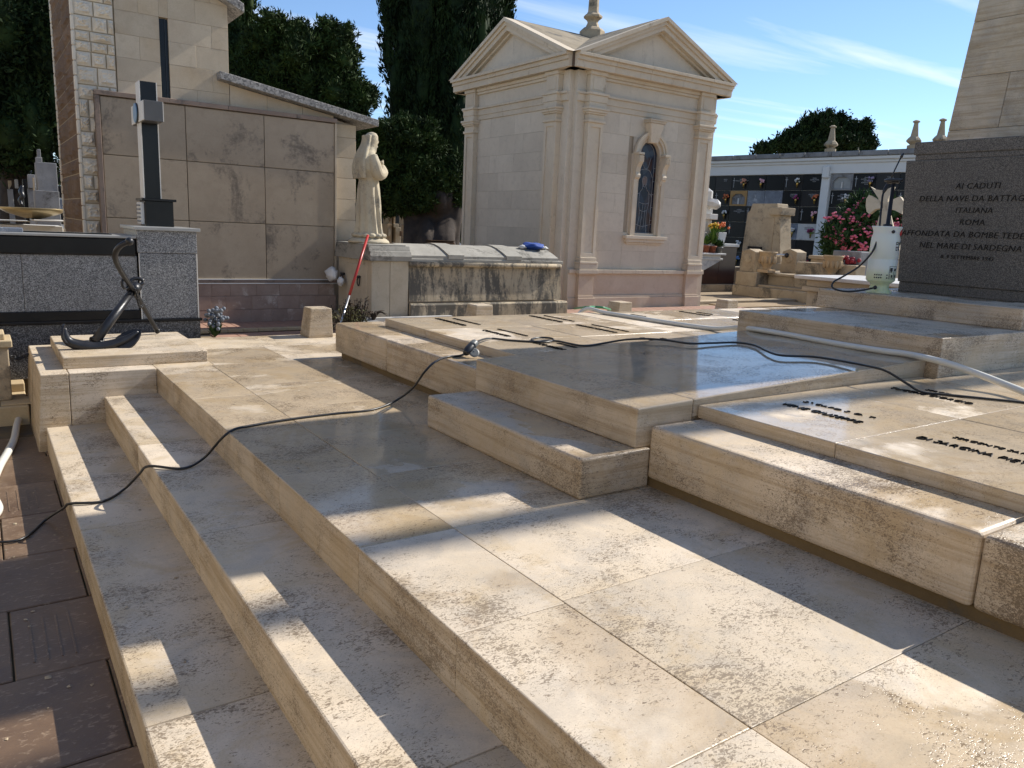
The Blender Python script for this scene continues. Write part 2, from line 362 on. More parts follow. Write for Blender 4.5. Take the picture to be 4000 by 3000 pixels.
M['sarc_clean'] = stone('cream_limestone', (0.52, 0.45, 0.34), (0.44, 0.37, 0.27), lich=0.12, streak=True, bump=0.25)
M['sarc_top'] = stone('grey_lichen_limestone', (0.36, 0.34, 0.295), (0.27, 0.255, 0.22), lich=0.5, bump=0.5)
M['statue'] = stone('statue_limestone', (0.52, 0.45, 0.32), (0.42, 0.36, 0.26), lichen=(0.20, 0.19, 0.165), lich=0.55, bump=0.35, sc=2.0)
M['grave_st'] = stone('old_grave_limestone', (0.44, 0.36, 0.25), (0.34, 0.265, 0.175), lichen=(0.12, 0.105, 0.08), lich=0.55, bump=0.6)
M['grave_gr'] = stone('grey_gravestone', (0.27, 0.27, 0.27), (0.18, 0.18, 0.185), lich=0.45, bump=0.5)
M['urn'] = stone('ochre_urn_stone', (0.46, 0.335, 0.20), (0.37, 0.26, 0.15), bump=0.3)
M['whitewash'] = plain('whitewashed_wall', (0.66, 0.66, 0.64), 0.8, 0.2, var=0.07, sc=3)
M['whitemarble'] = stone('white_marble', (0.62, 0.60, 0.56), (0.50, 0.49, 0.47), lichen=(0.30, 0.30, 0.31), lich=0.35, rough=0.4, bump=0.05)
M['greymarble'] = stone('grey_veined_marble', (0.20, 0.22, 0.26), (0.13, 0.14, 0.17), lichen=(0.42, 0.43, 0.45), lich=0.4, rough=0.2, bump=0.02, sc=2)
M['plaque'] = plain('black_niche_plaque', (0.010, 0.010, 0.011), 0.3, 0.22, var=0.5, sc=2)
M['plaque2'] = plain('charcoal_niche_plaque', (0.022, 0.020, 0.020), 0.35, 0.25, var=0.5, sc=2)
M['ptext'] = plain('pale_plaque_lettering', (0.42, 0.42, 0.42), 0.6)
M['brown'] = plain('brown_marble_tomb', (0.055, 0.026, 0.02), 0.22, 0.5, var=0.25)
M['iron'] = plain('black_painted_iron', (0.018, 0.018, 0.02), 0.34, 0.5, 0.2, var=0.4, sc=30, bump=0.25)
M['rubber'] = plain('black_rubber_cable', (0.012, 0.012, 0.012), 0.4)
M['plasticgrey'] = plain('grey_plastic', (0.12, 0.125, 0.12), 0.45)
M['plasticblack'] = plain('black_plastic', (0.015, 0.015, 0.016), 0.35)
M['hose'] = plain('white_plastic_hose', (0.62, 0.61, 0.55), 0.35, 0.5, var=0.05)
M['greenhose'] = plain('green_hose', (0.03, 0.22, 0.09), 0.4)
M['red'] = plain('red_painted_pole', (0.36, 0.02, 0.015), 0.35, var=0.2)
M['alu'] = plain('aluminium_pole', (0.55, 0.55, 0.55), 0.3, 0.5, 0.9, var=0.05)
M['blue'] = plain('blue_cloth', (0.015, 0.06, 0.28), 0.8, var=0.3)
M['paper'] = plain('white_plastic_bag', (0.66, 0.66, 0.65), 0.4, var=0.06)
M['gold'] = plain('gilt_metal', (0.55, 0.38, 0.12), 0.25, 0.5, 0.9)
M['brass'] = plain('dull_brass', (0.34, 0.27, 0.15), 0.35, 0.5, 0.5, var=0.2)
M['terracotta'] = plain('terracotta', (0.26, 0.085, 0.045), 0.8)
M['bark'] = stone('dark_bark', (0.035, 0.027, 0.022), (0.065, 0.048, 0.036), bump=1.0, sc=2.0)
M['soil'] = stone('dry_dirt', (0.33, 0.25, 0.155), (0.26, 0.19, 0.115), bump=1.0)
def leafmat(name, a, b, rough=0.55, tr=0.12):
    t = NT(name, 0.75, 0.12); v = t.co((1, 1, 1)); f = t.noise(v, 2.0, 3); f2 = t.noise(v, 14, 3)
    c = t.mix(t.ramp(f, [(0.35, 0.0), (0.65, 1.0)]), a, b); c = t.mix(t.ramp(f2, [(0.45, 0.0), (0.75, 0.6)]), c, tuple(x*1.45 for x in b)); t.col(c)
    return t.m
M['leaf_cyp'] = leafmat('cypress_foliage', (0.009, 0.016, 0.007), (0.020, 0.037, 0.010))
M['leaf_jun'] = leafmat('juniper_foliage', (0.012, 0.021, 0.008), (0.033, 0.056, 0.012))
M['leaf_ole'] = leafmat('oleander_leaves', (0.020, 0.045, 0.018), (0.045, 0.085, 0.028))
M['leaf_suc'] = leafmat('succulent_leaves', (0.030, 0.045, 0.018), (0.085, 0.075, 0.028))
M['leaf_pot'] = leafmat('pot_plant_leaves', (0.04, 0.09, 0.02), (0.09, 0.16, 0.03))
for nm, c in (('pink', (0.70, 0.16, 0.24)), ('palepink', (0.72, 0.40, 0.45)), ('white', (0.70, 0.68, 0.66)), ('orange', (0.62, 0.16, 0.06)), ('yellow', (0.65, 0.40, 0.04)), ('magenta', (0.30, 0.03, 0.14)), ('crimson', (0.28, 0.02, 0.03)), ('skyblue', (0.20, 0.34, 0.62)), ('mauve', (0.30, 0.24, 0.36)), ('greyblue', (0.13, 0.145, 0.17)), ('peach', (0.60, 0.28, 0.18))):
    M['fl_'+nm] = plain(nm+'_petals', c, 0.7, var=0.25, sc=25)
def paving():
    t = NT('wet_brown_paving', 0.4, 0.5); v = t.co()
    n1 = t.noise(v, 2.0, 5, 0.6); a = t.mix(t.ramp(n1, [(0.35, 0.0), (0.7, 1.0)]), (0.105, 0.064, 0.038), (0.20, 0.132, 0.08))
    fl = t.noise(t.co((30, 55, 30)), 1.0, 4, 0.65, 0.4); a = t.mix(t.ramp(fl, [(0.56, 0.0), (0.68, 0.7)]), a, (0.32, 0.235, 0.16))
    st = t.noise(v, 4.5, 5, 0.7); a = t.mix(t.ramp(st, [(0.55, 0.0), (0.75, 0.6)]), a, (0.10, 0.055, 0.022)); t.col(a)
    t.rough(t.ramp(n1, [(0.3, 0.28), (0.7, 0.6)])); t.bump(fl, 0.4, 0.004); return t.m
M['paving'] = paving()
M['brick'] = plain('red_clay_tile', (0.35, 0.205, 0.145), 0.75, var=0.25, sc=5, bump=0.2)
M['brick_dk'] = stone('clay_tile_riser', (0.24, 0.145, 0.105), (0.16, 0.095, 0.07), lich=0.4)
M['beige_kerb'] = stone('beige_kerb', (0.50, 0.40, 0.25), (0.42, 0.31, 0.18), bump=0.4)
M['groundmat'] = stone('cemetery_path_gravel', (0.30, 0.235, 0.155), (0.25, 0.19, 0.125), bump=0.8)
def glassmat():
    t = NT('dark_stained_glass', 0.25, 0.2); v = t.co(); f = t.voro(t.co((9, 9, 6)), 1.0, 'F1', 'Color'); s_ = t.n('ShaderNodeSeparateColor'); t.l(f, s_.inputs[0])
    t.col(t.ramp(s_.outputs[0], [(0.0, (0.008, 0.010, 0.020)), (0.5, (0.018, 0.030, 0.055)), (0.8, (0.045, 0.022, 0.018)), (1.0, (0.035, 0.055, 0.08))])); return t.m
M['glass'] = glassmat()
M['lead'] = plain('lead_came', (0.30, 0.31, 0.33), 0.5, 0.5, 0.3)
def sprayer_mat():
    t = NT('milky_translucent_plastic', 0.35, 0.5); v = t.co(rnd=0.0); sp = t.n('ShaderNodeSeparateXYZ'); t.l(t.raw, sp.inputs[0])
    t.col(t.ramp(sp.outputs['Z'], [(0.06, (0.55, 0.62, 0.38)), (0.15, (0.62, 0.68, 0.52)), (0.20, (0.66, 0.70, 0.65))]))
    t.b.inputs['Subsurface Weight'].default_value = 0.6; t.b.inputs['Subsurface Radius'].default_value = (0.04, 0.05, 0.03); t.b.inputs['Subsurface Scale'].default_value = 0.6
    return t.m
M['milky'] = sprayer_mat()
M['ink'] = plain('printed_black', (0.02, 0.02, 0.02), 0.6)
# ================================================================ ground
GU = -0.05; GL = -0.56; GM = -0.165
V = []; F = []
def quad(a, b, c, d):
    o = len(V); V.extend([a, b, c, d]); F.append((o, o+1, o+2, o+3))
B_ = 900.0
quad((-B_,-B_,GL),(1.25,-B_,GL),(1.25,7.75,GL),(-B_,7.75,GL)); quad((1.25,-B_,GU),(B_,-B_,GU),(B_,7.36,GU),(1.25,7.36,GU))
quad((-B_,7.75,GM),(1.25,7.75,GM),(1.25,B_,GM),(-B_,B_,GM)); quad((1.25,7.36,GM),(3.55,7.36,GM),(3.55,B_,GM),(1.25,B_,GM)); quad((3.55,7.36,GU),(B_,7.36,GU),(B_,B_,GU),(3.55,B_,GU))
quad((1.25,-B_,GL),(1.25,-B_,GU),(1.25,7.36,GU),(1.25,7.36,GL)); quad((1.25,7.36,GL),(1.25,7.36,GM),(1.25,7.75,GM),(1.25,7.75,GL)); quad((-B_,7.75,GL),(1.25,7.75,GL),(1.25,7.75,GM),(-B_,7.75,GM))
quad((3.55,7.36,GM),(3.55,B_,GM),(3.55,B_,GU),(3.55,7.36,GU)); quad((1.25,7.36,GM),(3.55,7.36,GM),(3.55,7.36,GU),(1.25,7.36,GU))
tag(mesh('ground', V, F, M['groundmat']), None, kind='structure')
# brown paving on the low side of the steps: each slab a piece
pav = box('paving', -6, 0.5, -3, 7.1, GL+0.004, GL+0.012, M['mortar_dark'], None, 0.0); tag(pav, None, kind='structure')
ys = [2.967+0.575*k for k in range(-6, 7)]
for i in range(len(ys)-1):
    off = 0.0 if i % 2 else 0.29
    for j in range(-6, 2):
        x0 = -0.29+off+j*0.58; x1 = x0+0.574
        if x0 > 0.3: continue
        z1 = GL+0.030+random.uniform(-0.002, 0.002)
        p = box('paving_slab', x0, min(x1, 0.42), ys[i]+0.004, ys[i+1]-0.004, GL+0.012, z1, M['paving'], pav, 0.004, seg=1)
        if (i+j) % 3 == 0 and x0 > -1.2:
            gm = [(x0+0.06+k*0.045, x0+0.066+k*0.045, ys[i]+0.1, ys[i+1]-0.12, z1-0.001, z1+0.0025) for k in range(10) if x0+0.07+k*0.045 < 0.25]
            if gm: boxes('ridge', gm, M['paving'], p, 0)
# light kerb strip along the granite tomb
kb = box('kerb', -6, 0.245, 6.86, 7.62, GL, -0.40, M['beige_kerb'], None, 0.01); tag(kb, None, kind='structure')
for i in range(14): box('kerb_stone', -2.6+i*0.205, -2.6+i*0.205+0.199, 6.9, 7.18, -0.40, -0.388, M['beige_kerb'], kb, 0.004, seg=1)
box('kerb_course', -6, 0.245, 7.42, 7.6, -0.40, -0.33, M['beige_kerb'], kb, 0.008)
# ================================================================ memorial terrace
ter = thing('memorial_terrace', 'pale travertine terrace with three broad steps below the war memorial', 'terrace', (1.0, 3.0, GL))
YE = 5.955; Y0 = -1.6
def runs(a, b, n, jit=0.0):
    e = np.linspace(a, b, n+1); e[1:-1] += RNG.uniform(-jit, jit, n-1); return e
st = thing
for nm, x0, x1, z0, z1, js in (('lower', 0.300, 0.80, GL, -0.365, [Y0, 0.55, 2.22, 3.9, YE]), ('middle', 0.662, 1.15, -0.52, -0.180, [Y0, -0.1, 1.42, 3.15, 4.6, YE])):
    s_ = box('step', x0+0.02, x1-0.02, Y0+0.01, YE-0.005, z0+0.01, z1-0.012, M['mortar'], ter, 0)
    for a, b in zip(js[:-1], js[1:]): box('step_stone', x0, x1, a+0.0012, b-0.0012, z0, z1, M['trav'], s_, 0.007)
fl = box('floor_bed', 1.03, 9.2, Y0+0.02, 7.32, -0.5, -0.02, M['mortar'], ter, 0)
# front edge row and inner rows of floor slabs
e1 = [Y0, -0.44, 0.28, 0.975, 1.668, 2.34, 3.2, 4.135, 4.85, 5.40, YE]
for a, b in zip(e1[:-1], e1[1:]): box('floor_slab', 1.011, 1.3905, a+0.0007, b-0.0007, -0.20, RNG.uniform(-0.001, 0.001), M['trav_floor' if 2.2 < a else 'trav_floor_dry'], ter, 0.004)
e2 = [Y0, -0.44, 0.27, 0.975, 1.683, 2.342, 3.03, 3.705, 4.42, 5.14, YE]
for a, b in zip(e2[:-1], e2[1:]): box('floor_slab', 1.3920, 2.46, a+0.0007, b-0.0007, -0.10, RNG.uniform(-0.0012, 0.0012), M['trav_floor' if 2.2 < a else 'trav_floor_dry'], ter, 0.0025)
for a, b, c, d in ((1.4115, 2.0, YE, 6.7), (2.0, 2.85, YE, 6.7), (1.4115, 2.1, 6.7, 7.34), (2.1, 2.85, 6.7, 7.34)) + tuple((2.85+k*0.95, 2.85+(k+1)*0.95, 6.02, 7.34) for k in range(7)):
    box('floor_slab', a+0.0007, b-0.0007, c+0.0007, d-0.0007, -0.10, RNG.uniform(-0.0012, 0.0012), M['trav_floor_dry'], ter, 0.0025)
# end wall that carries the anchor
ew = thing('end_wall', 'x', 'wall', (0.6, 6.6, GL)); 
for k in ('label', 'category'): del ew[k]
ew.parent = ter; ew.matrix_parent_inverse = Matrix.Translation(-Vector(ORG[ter]))
hexa('wall_stone', [(0.246,YE,GL),(0.452,YE,GL),(0.452,7.30,GL),(0.246,7.30,GL),(0.288,YE,0.0),(0.455,YE,0.0),(0.455,7.30,0.0),(0.288,7.30,0.0)], M['trav'], ew, 0.006)
hexa('wall_stone', [(0.4545,YE,GL),(1.0085,YE,GL),(1.0085,7.30,GL),(0.4545,7.30,GL),(0.4575,YE,0.0),(1.0085,YE,0.0),(1.0085,7.30,0.0),(0.4575,7.30,0.0)], M['trav'], ew, 0.006)
box('wall_stone', 1.0095, 1.41, YE+0.001, 7.30, -0.3, 0.0, M['trav'], ew, 0.004)
box('anchor_slab', 0.437, 1.402, 6.12, 7.20, 0.0, 0.086, M['trav'], ew, 0.007)
# ================================================================ kerbed grave bed with name slabs
bed = thing('memorial_grave_bed', 'travertine kerbed grave bed with rows of name slabs in metal letters', 'grave bed', (5.0, 3.0, 0.0))
CT = 0.285; CB = 0.046
boxes('kerb_footing', [(2.41, 2.7, -0.05, 6.0-0.06, 0, CB+0.01)], M['mortar_dark'], bed, 0)
boxes('kerb_footing', [(2.7, 8.9, 5.8, 5.94, 0, CB+0.01)], M['mortar_dark'], bed, 0)
for a, b in ((3.715, 5.035), (5.038, 6.01)): box('kerb_stone', 2.38, 2.80, a, b, CB, CT, M['trav_face'], bed, 0.018, seg=3)
for a, b in ((0.97, 2.352), (-0.35, 0.967)): box('kerb_stone', 2.38, 2.80, a, b, CB, CT, M['trav_face'], bed, 0.018, seg=3)
for k in range(5): box('kerb_stone', 2.803+k*1.2, 2.80+(k+1)*1.2, 5.65, 6.01, CB, CT, M['trav_face'], bed, 0.012, seg=2)
boxes('bed_fill', [(2.75, 8.75, 3.75, 5.66, 0.0, CT-0.002), (2.75, 8.75, 0.1, 2.33, 0.0, CT-0.002)], M['mortar'], bed, 0)
XB = [2.690, 3.645, 4.600, 5.52, 6.45, 7.38, 8.35]
names = {(0, 0): ('SERGENTE DI CANNON', 'MARCHINI SILVIO'), (0, 1): ('MARINAIO DI BORDO', 'CONTI LUIGI'), (0, 2): ('SERGENTE', 'TURCO UMBERTO'),
 (1, 0): ('CANNONIERE SCELTO A.', 'MARTINO GIACOMO'), (1, 1): ('CANNONIERE PUNTATORE', 'VALENTINI GIOVANNI'), (1, 2): ('SERG.', 'ROSSI P.'),
 (2, 0): ('MARINAIO', 'GRECO NICOLA'), (2, 1): ('MARINAIO', 'ALBINI ENZO'), (2, 2): ('CAPO', 'ORSI D.'), (3, 0): ('FUOCHISTA', 'BIANCHI CARLO'), (3, 1): ('MARINAIO', 'GALLI EGIDIO'), (4, 0): ('MARINAIO', 'SERRA L.'),
 (0, 3): ('2° CAPO S. D. T.', 'VENE GIUSEPPE'), (0, 4): ('SERGENTE SANITA', 'DI SARCINA PIETRO'), (0, 5): ('CAPO', 'LEONE A.'), (1, 3): ('SERGENTE', 'TUCENE GIORGIO'), (1, 4): ('MARINAIO', 'PINTO M.')}
YB = [5.722, 5.028, 4.385, 3.722]; YR = [2.366, 1.662, 0.978, 0.30]
for i in range(6):
    for j in range(6):
        a, b = (YB[j+1], YB[j]) if j < 3 else (YR[j-2], YR[j-3])
        if i >= 2 and j == 3 : a, b = 1.662, 2.29
        z1 = 0.345+RNG.uniform(-0.0012, 0.0012)
        sl = box('name_slab', XB[i]+0.0015, XB[i+1]-0.0015, a+0.0015, b-0.0015, CT, z1, M['trav_name'], bed, 0.003, seg=1)
        if (i, j) in names:
            t1, t2 = names[(i, j)]; cy = (a+b)/2
            text('lettering', t1, 0.040, (XB[i]+0.545, cy-0.0, z1+0.003), (0,-1,0), (1,0,0), 0.003, M['bronze'], sl, shear=0.1, width=min(0.44, 0.021*len(t1)+0.03), thin=0.028, words=True)
            text('lettering', t2, 0.064, (XB[i]+0.39, cy, z1+0.003), (0,-1,0), (1,0,0), 0.004, M['bronze'], sl, shear=0.1, width=min(0.48, 0.029*len(t2)+0.02), thin=0.028, words=True)
# ================================================================ central ramped slab with its step
dais = thing('memorial_dais', 'wet sloping travertine slab with one block step before the memorial plinth', 'dais', (3.5, 3.04, 0.0))
box('block_step', 2.002, 2.40, 2.354, 3.700, 0.0, 0.180, M['trav_face'], dais, 0.013, seg=3)
def zs(x): return 0.361+(x-2.32)*0.0357
box('slab_base', 2.342, 4.70, 2.385, 3.70, 0.0, 0.345, M['trav_face'], dais, 0)
for x0, x1, y0, y1 in ((2.32, 2.665, 2.375, 3.712), (2.6675, 4.679, 2.375, 3.712)):
    zb = 0.182 if x0 < 2.5 else 0.286
    hexa('sloping_slab', [(x0,y0,zb),(x1,y0,zb),(x1,y1,zb),(x0,y1,zb),(x0,y0,zs(x0)),(x1,y0,zs(x1)),(x1,y1,zs(x1)),(x0,y1,zs(x0))], M['trav_raised'], dais, 0.006)
# ================================================================ obelisk
ob = thing('memorial_obelisk', 'tall tapering travertine obelisk behind an inscribed grey granite block', 'obelisk', (7.5, 3.08, CT))
box('base_step', 4.682, 9.3, 2.300, 3.812, 0.20, 0.582, M['trav_face'], ob, 0.006)
box('base_step', 5.770, 9.3, 2.340, 3.905, 0.582, 0.730, M['trav_face'], ob, 0.008)
GX = 6.50; GY = 3.11
box('granite_foot', GX+0.012, 7.42, GY-0.528, GY+0.528, 0.730, 0.812, M['granite_mon'], ob, 0.006)
gd = hexa('granite_block', [(GX,GY-0.537,0.812),(7.44,GY-0.537,0.812),(7.44,GY+0.537,0.812),(GX,GY+0.537,0.812),(GX,GY-0.608,1.812),(7.44,GY-0.608,1.812),(7.44,GY+0.608,1.812),(GX,GY+0.608,1.812)], M['granite_mon'], ob, 0.008)
box('granite_band', GX+0.004, 7.42, GY-0.535, GY+0.535, 1.812, 1.854, M['granite_mon'], ob, 0.005)
box('granite_cap', GX-0.004, 7.43, GY-0.552, GY+0.552, 1.854, 1.955, M['granite_mon'], ob, 0.008)
for tx, z, s_, w in (('AI CADUTI', 1.574, 0.066, 1.0), ('DELLA NAVE DA BATTAGLIA', 1.478, 0.066, 1.0), ('ITALIANA', 1.388, 0.062, 1.0), ('ROMA', 1.294, 0.066, 1.0), ('AFFONDATA DA BOMBE TEDESCHE', 1.199, 0.066, 1.0), ('NEL MARE DI SARDEGNA', 1.104, 0.066, 1.0), ('IL 9 SETTEMBRE 1943', 1.026, 0.042, 1.0)):
    o = text('inscription', tx, s_, (GX-0.002, GY, z), (0,-1,0), (0,0,1), 0.003, M['letter'], gd, shear=0.12, space=1.06, words=True, thin=0.008)
PC = (8.25, 3.03)
def pyl(z): return 0.75-(z-2.0)*0.055, 0.915-(z-2.0)*0.062
zz = [0.73, 1.25, 1.70, 2.172, 2.635, 3.11, 3.58, 4.05, 4.52, 5.0, 5.5, 6.0, 6.5, 7.0, 7.5, 8.0]
core = []
for k in range(len(zz)-1):
    (hx0, hy0), (hx1, hy1) = pyl(zz[k]), pyl(zz[k+1]); c = PC; ys_ = [-1, random.choice((-0.45, 0.1, 0.5)), 1] if k != 3 else [-1, 0.52, 1]
    for q in range(2):
        y0a, y1a = c[1]+hy0*ys_[q], c[1]+hy0*ys_[q+1]; y0b, y1b = c[1]+hy1*ys_[q], c[1]+hy1*ys_[q+1]; g = 0.0012
        hexa('obelisk_block', [(c[0]-hx0,y0a+g,zz[k]+g),(c[0]+hx0,y0a+g,zz[k]+g),(c[0]+hx0,y1a-g,zz[k]+g),(c[0]-hx0,y1a-g,zz[k]+g),(c[0]-hx1,y0b+g,zz[k+1]-g),(c[0]+hx1,y0b+g,zz[k+1]-g),(c[0]+hx1,y1b-g,zz[k+1]-g),(c[0]-hx1,y1b-g,zz[k+1]-g)], M['trav_pylon'], ob, 0.005)
# ================================================================ bollards
def bollard(x, label):
    t_ = 0.030; b = 0.122; y = 7.19+0.0; c = (x, y)
    o = hexa('stone_bollard', [(x-b,y-b,0),(x+b,y-b,0),(x+b,y+b,0),(x-b,y+b,0),(x-b+t_,y-b+0.012,0.278),(x+b-0.012,y-b+0.012,0.278),(x+b-0.012,y+b-t_,0.278),(x-b+t_,y+b-t_,0.278)], M['trav'], None, 0.006, (x, y, 0))
    tag(o, label, 'bollard', 'travertine bollards along the terrace edge')
bollard(2.66, 'tapered travertine bollard beside the succulents and the leaning red pole')
bollard(4.50, 'tapered travertine bollard before the stained sarcophagus tomb')
bollard(6.56, 'tapered travertine bollard before the chapel corner, at the end of the hose')
bollard(8.55, 'tapered travertine bollard before the right side of the chapel base')
# ================================================================ chapel
CX, CY = 8.68, 10.65
ch = thing('mausoleum_chapel', 'cream sandstone mausoleum chapel with pediments, pilasters and an arched stained glass window', 'chapel', (CX, CY, GU))
def fb(k, u0, u1, v0, v1, z0, z1):
    """box on side k: u along the face, v outward"""
    if k == 0: return (CX+u0, CX+u1, CY-v1, CY-v0, z0, z1)
    if k == 1: return (CX-v1, CX-v0, CY+u0, CY+u1, z0, z1)
    if k == 2: return (CX+u0, CX+u1, CY+v0, CY+v1, z0, z1)
    return (CX+v0, CX+v1, CY+u0, CY+u1, z0, z1)
def fpt(k, u, v, z):
    return (CX+u, CY-v, z) if k == 0 else (CX-v, CY+u, z) if k == 1 else (CX+u, CY+v, z) if k == 2 else (CX+v, CY+u, z)
box('core_wall', CX-1.44, CX+1.44, CY-1.44, CY+1.44, GU, 3.40, M['chapel_in'], ch, 0.004)
WU = 0.045
for k in range(4):
    bs = lambda nm, lst, mt, bev=0.004: boxes(nm, [fb(k, *q) for q in lst], M[mt], ch, bev)
    b1 = lambda nm, q, mt, bev=0.005, par=None: box(nm, *fb(k, *q), M[mt], par or ch, bev)
    w_ = b1('wall', (-1.27, 1.27, 1.40, 1.515, 0.5, 3.38), 'joint', 0) if k != 0 else bs('wall', [(-1.27, WU-0.205, 1.40, 1.515, 0.5, 3.38), (WU+0.205, 1.27, 1.40, 1.515, 0.5, 3.38), (WU-0.205, WU+0.205, 1.40, 1.515, 0.5, 1.07), (WU-0.205, WU+0.205, 1.40, 1.515, 2.55, 3.38)], 'joint', 0)
    # ashlar courses, each block a piece
    zc = [0.56, 0.845, 1.13, 1.415, 1.70, 1.99, 2.27, 2.56, 2.866]
    for r_ in range(len(zc)-1):
        cuts = [-1.02, -0.35+(0.25 if r_ % 2 else 0), 0.38+(0.22 if r_ % 2 else -0.05), 1.02]
        if k == 0:
            cuts = [-1.02, -0.62, -0.40, 0.32, 0.62, 1.02] if r_ % 2 else [-1.02, -0.40, 0.32, 1.02]
        for a, b in zip(cuts[:-1], cuts[1:]):
            if k == 0 and a > -0.45 and b < 0.4 and zc[r_] > 0.9 and zc[r_] < 2.5: continue
            b1('ashlar_block', (a+0.0006, b-0.0006, 1.515, 1.535+RNG.uniform(-0.0006, 0.0006), zc[r_]+0.0008, zc[r_+1]-0.0008), 'chapel_in', 0.0008, w_)
    # base
    bs('plinth', [(-1.28, 1.28, 1.40, 1.600, GU, 0.13)], 'chapel_base'); bs('plinth_moulding', [(-1.27, 1.27, 1.40, 1.585, 0.13, 0.165)], 'chapel')
    bs('base_die', [(-1.26, 1.26, 1.40, 1.565, 0.165, 0.497)], 'chapel_base')
    led = [-1.0, -0.62, 0.0, 0.55, 1.0]
    for a, b in zip(led[:-1], led[1:]): b1('ledge_stone', (a+0.001, b-0.001, 1.40, 1.612, 0.497, 0.556), 'chapel', 0.004)
    for s_ in (-1, 1):
        u0, u1 = sorted((s_*1.0, s_*1.285)); e = lambda d: (u0-d, u1+d)
        bs('pedestal', [(*e(0.02), 1.40, 1.655, GU, 0.13), (*e(0.008), 1.40, 1.635, 0.13, 0.165), (*e(0.0), 1.40, 1.62, 0.165, 0.47), (*e(0.02), 1.40, 1.640, 0.47, 0.497)], 'chapel_base')
        bs('pedestal_cap', [(*e(0.045), 1.40, 1.675, 0.497, 0.556)], 'chapel')
        bs('pilaster_base', [(*e(0.03), 1.40, 1.66, 0.556, 0.64), (*e(0.032), 1.40, 1.665, 0.64, 0.675), (*e(0.012), 1.40, 1.64, 0.675, 0.735)], 'chapel', 0.008)
        ui = (u0+0.06, u1-0.06)
        bs('pilaster', [(u0, u1, 1.40, 1.602, 0.735, 2.66), (u0, u0+0.05, 1.602, 1.620, 0.735, 2.66), (u1-0.05, u1, 1.602, 1.620, 0.735, 2.66), (u0+0.05, u1-0.05, 1.602, 1.620, 0.735, 0.80), (u0+0.05, u1-0.05, 1.602, 1.620, 2.60, 2.66)], 'chapel', 0.002)
        bs('capital', [(*e(0.022), 1.40, 1.645, 2.66, 2.70), (*e(0.0), 1.40, 1.622, 2.70, 2.775), (*e(0.022), 1.40, 1.645, 2.775, 2.80), (*e(0.04), 1.40, 1.665, 2.80, 2.835), (*e(0.055), 1.40, 1.68, 2.835, 2.866)], 'chapel', 0.006)
        bs('architrave_block', [(*e(0.015), 1.40, 1.64, 2.866, 2.94), (*e(0.025), 1.40, 1.65, 2.94, 3.035), (*e(0.045), 1.40, 1.67, 3.035, 3.07)], 'chapel')
        bs('frieze_block', [(u0, u1, 1.40, 1.615, 3.07, 3.33), (u0+0.05, u1-0.05, 1.615, 1.622, 3.11, 3.28), (*e(0.02), 1.40, 1.64, 3.31, 3.36)], 'chapel', 0.003)
        # quoin in the notched corner
        q0, q1 = sorted((s_*1.285, s_*1.45))
        ke = 0.0017*k
        bs('corner_strip', [(q0, q1-0.003, 1.38, 1.53+ke, GU, 3.361)], 'chapel_in', 0.004)
        for (vv, za, zb_) in ((1.575, GU, 0.13), (1.56, 0.13, 0.497), (1.59, 0.497, 0.556), (1.565, 2.94, 3.035), (1.585, 3.035, 3.07)): bs('corner_band', [(q0+0.002*(s_ < 0), q1-0.002*(s_ > 0), 1.36, vv+ke, za+ke+0.0005, zb_+ke)], 'chapel', 0.003)
    bs('architrave', [(-1.0, 1.0, 1.40, 1.552, 2.866, 2.94), (-1.0, 1.0, 1.40, 1.562, 2.94, 3.035), (-1.0, 1.0, 1.40, 1.585, 3.035, 3.07)], 'chapel')
    bs('frieze', [(-1.0, 1.0, 1.40, 1.540, 3.07, 3.31)], 'chapel_in'); bs('bed_mould', [(-1.0, 1.0, 1.40, 1.575, 3.27, 3.31), (-1.3, 1.3, 1.40, 1.60, 3.31, 3.362)], 'chapel', 0.008)
    cor = [-1.61, -0.9, -0.2, 0.5, 1.1, 1.61]
    for a, b in zip(cor[:-1], cor[1:]):
        bs('cornice_stone', [(a+0.0012, b-0.0012, 1.35, 1.690, 3.362, 3.455), (a+0.0012, b-0.0012, 1.35, 1.715, 3.455, 3.51), (a+0.0012, b-0.0012, 1.35, 1.755, 3.51, 3.552)], 'chapel', 0.004)
    mesh('tympanum', [fpt(k, -1.45, 1.56, 3.55), fpt(k, 1.45, 1.56, 3.55), fpt(k, 0, 1.56, 4.16), fpt(k, -1.45, 1.40, 3.55), fpt(k, 1.45, 1.40, 3.55), fpt(k, 0, 1.40, 4.16)], [(0,1,2),(3,5,4),(0,3,4,1),(1,4,5,2),(2,5,3,0)], M['chapel_in'], ch)
    sl = (4.275-3.552)/1.66
    for s_ in (-1, 1):
        def rk(nm, d0, d1, v0, v1, mt):
            # raking moulding between two offsets below the roof line
            A = [fpt(k, s_*1.66+(-s_*0.0), v, 3.552+0.0) for v in (v0, v1)]
            L = math.sqrt(1+sl*sl)
            def pt(u, d, v): return fpt(k, s_*u, v, 3.552+(1.66-u)*sl-d*L)
            uo = lambda d: 1.66-d*L/sl
            c = [pt(uo(d1), d1, v0), pt(uo(d0), d0, v0), pt(0, d0, v0), pt(0, d1, v0), pt(uo(d1), d1, v1), pt(uo(d0), d0, v1), pt(0, d0, v1), pt(0, d1, v1)]
            bm = bmesh.new(); vs_ = [bm.verts.new(p) for p in c]
            for q in ((0,1,2,3),(4,7,6,5),(0,4,5,1),(1,5,6,2),(2,6,7,3),(3,7,4,0)): bm.faces.new([vs_[i] for i in q])
            return from_bm(nm, bm, M[mt], ch)
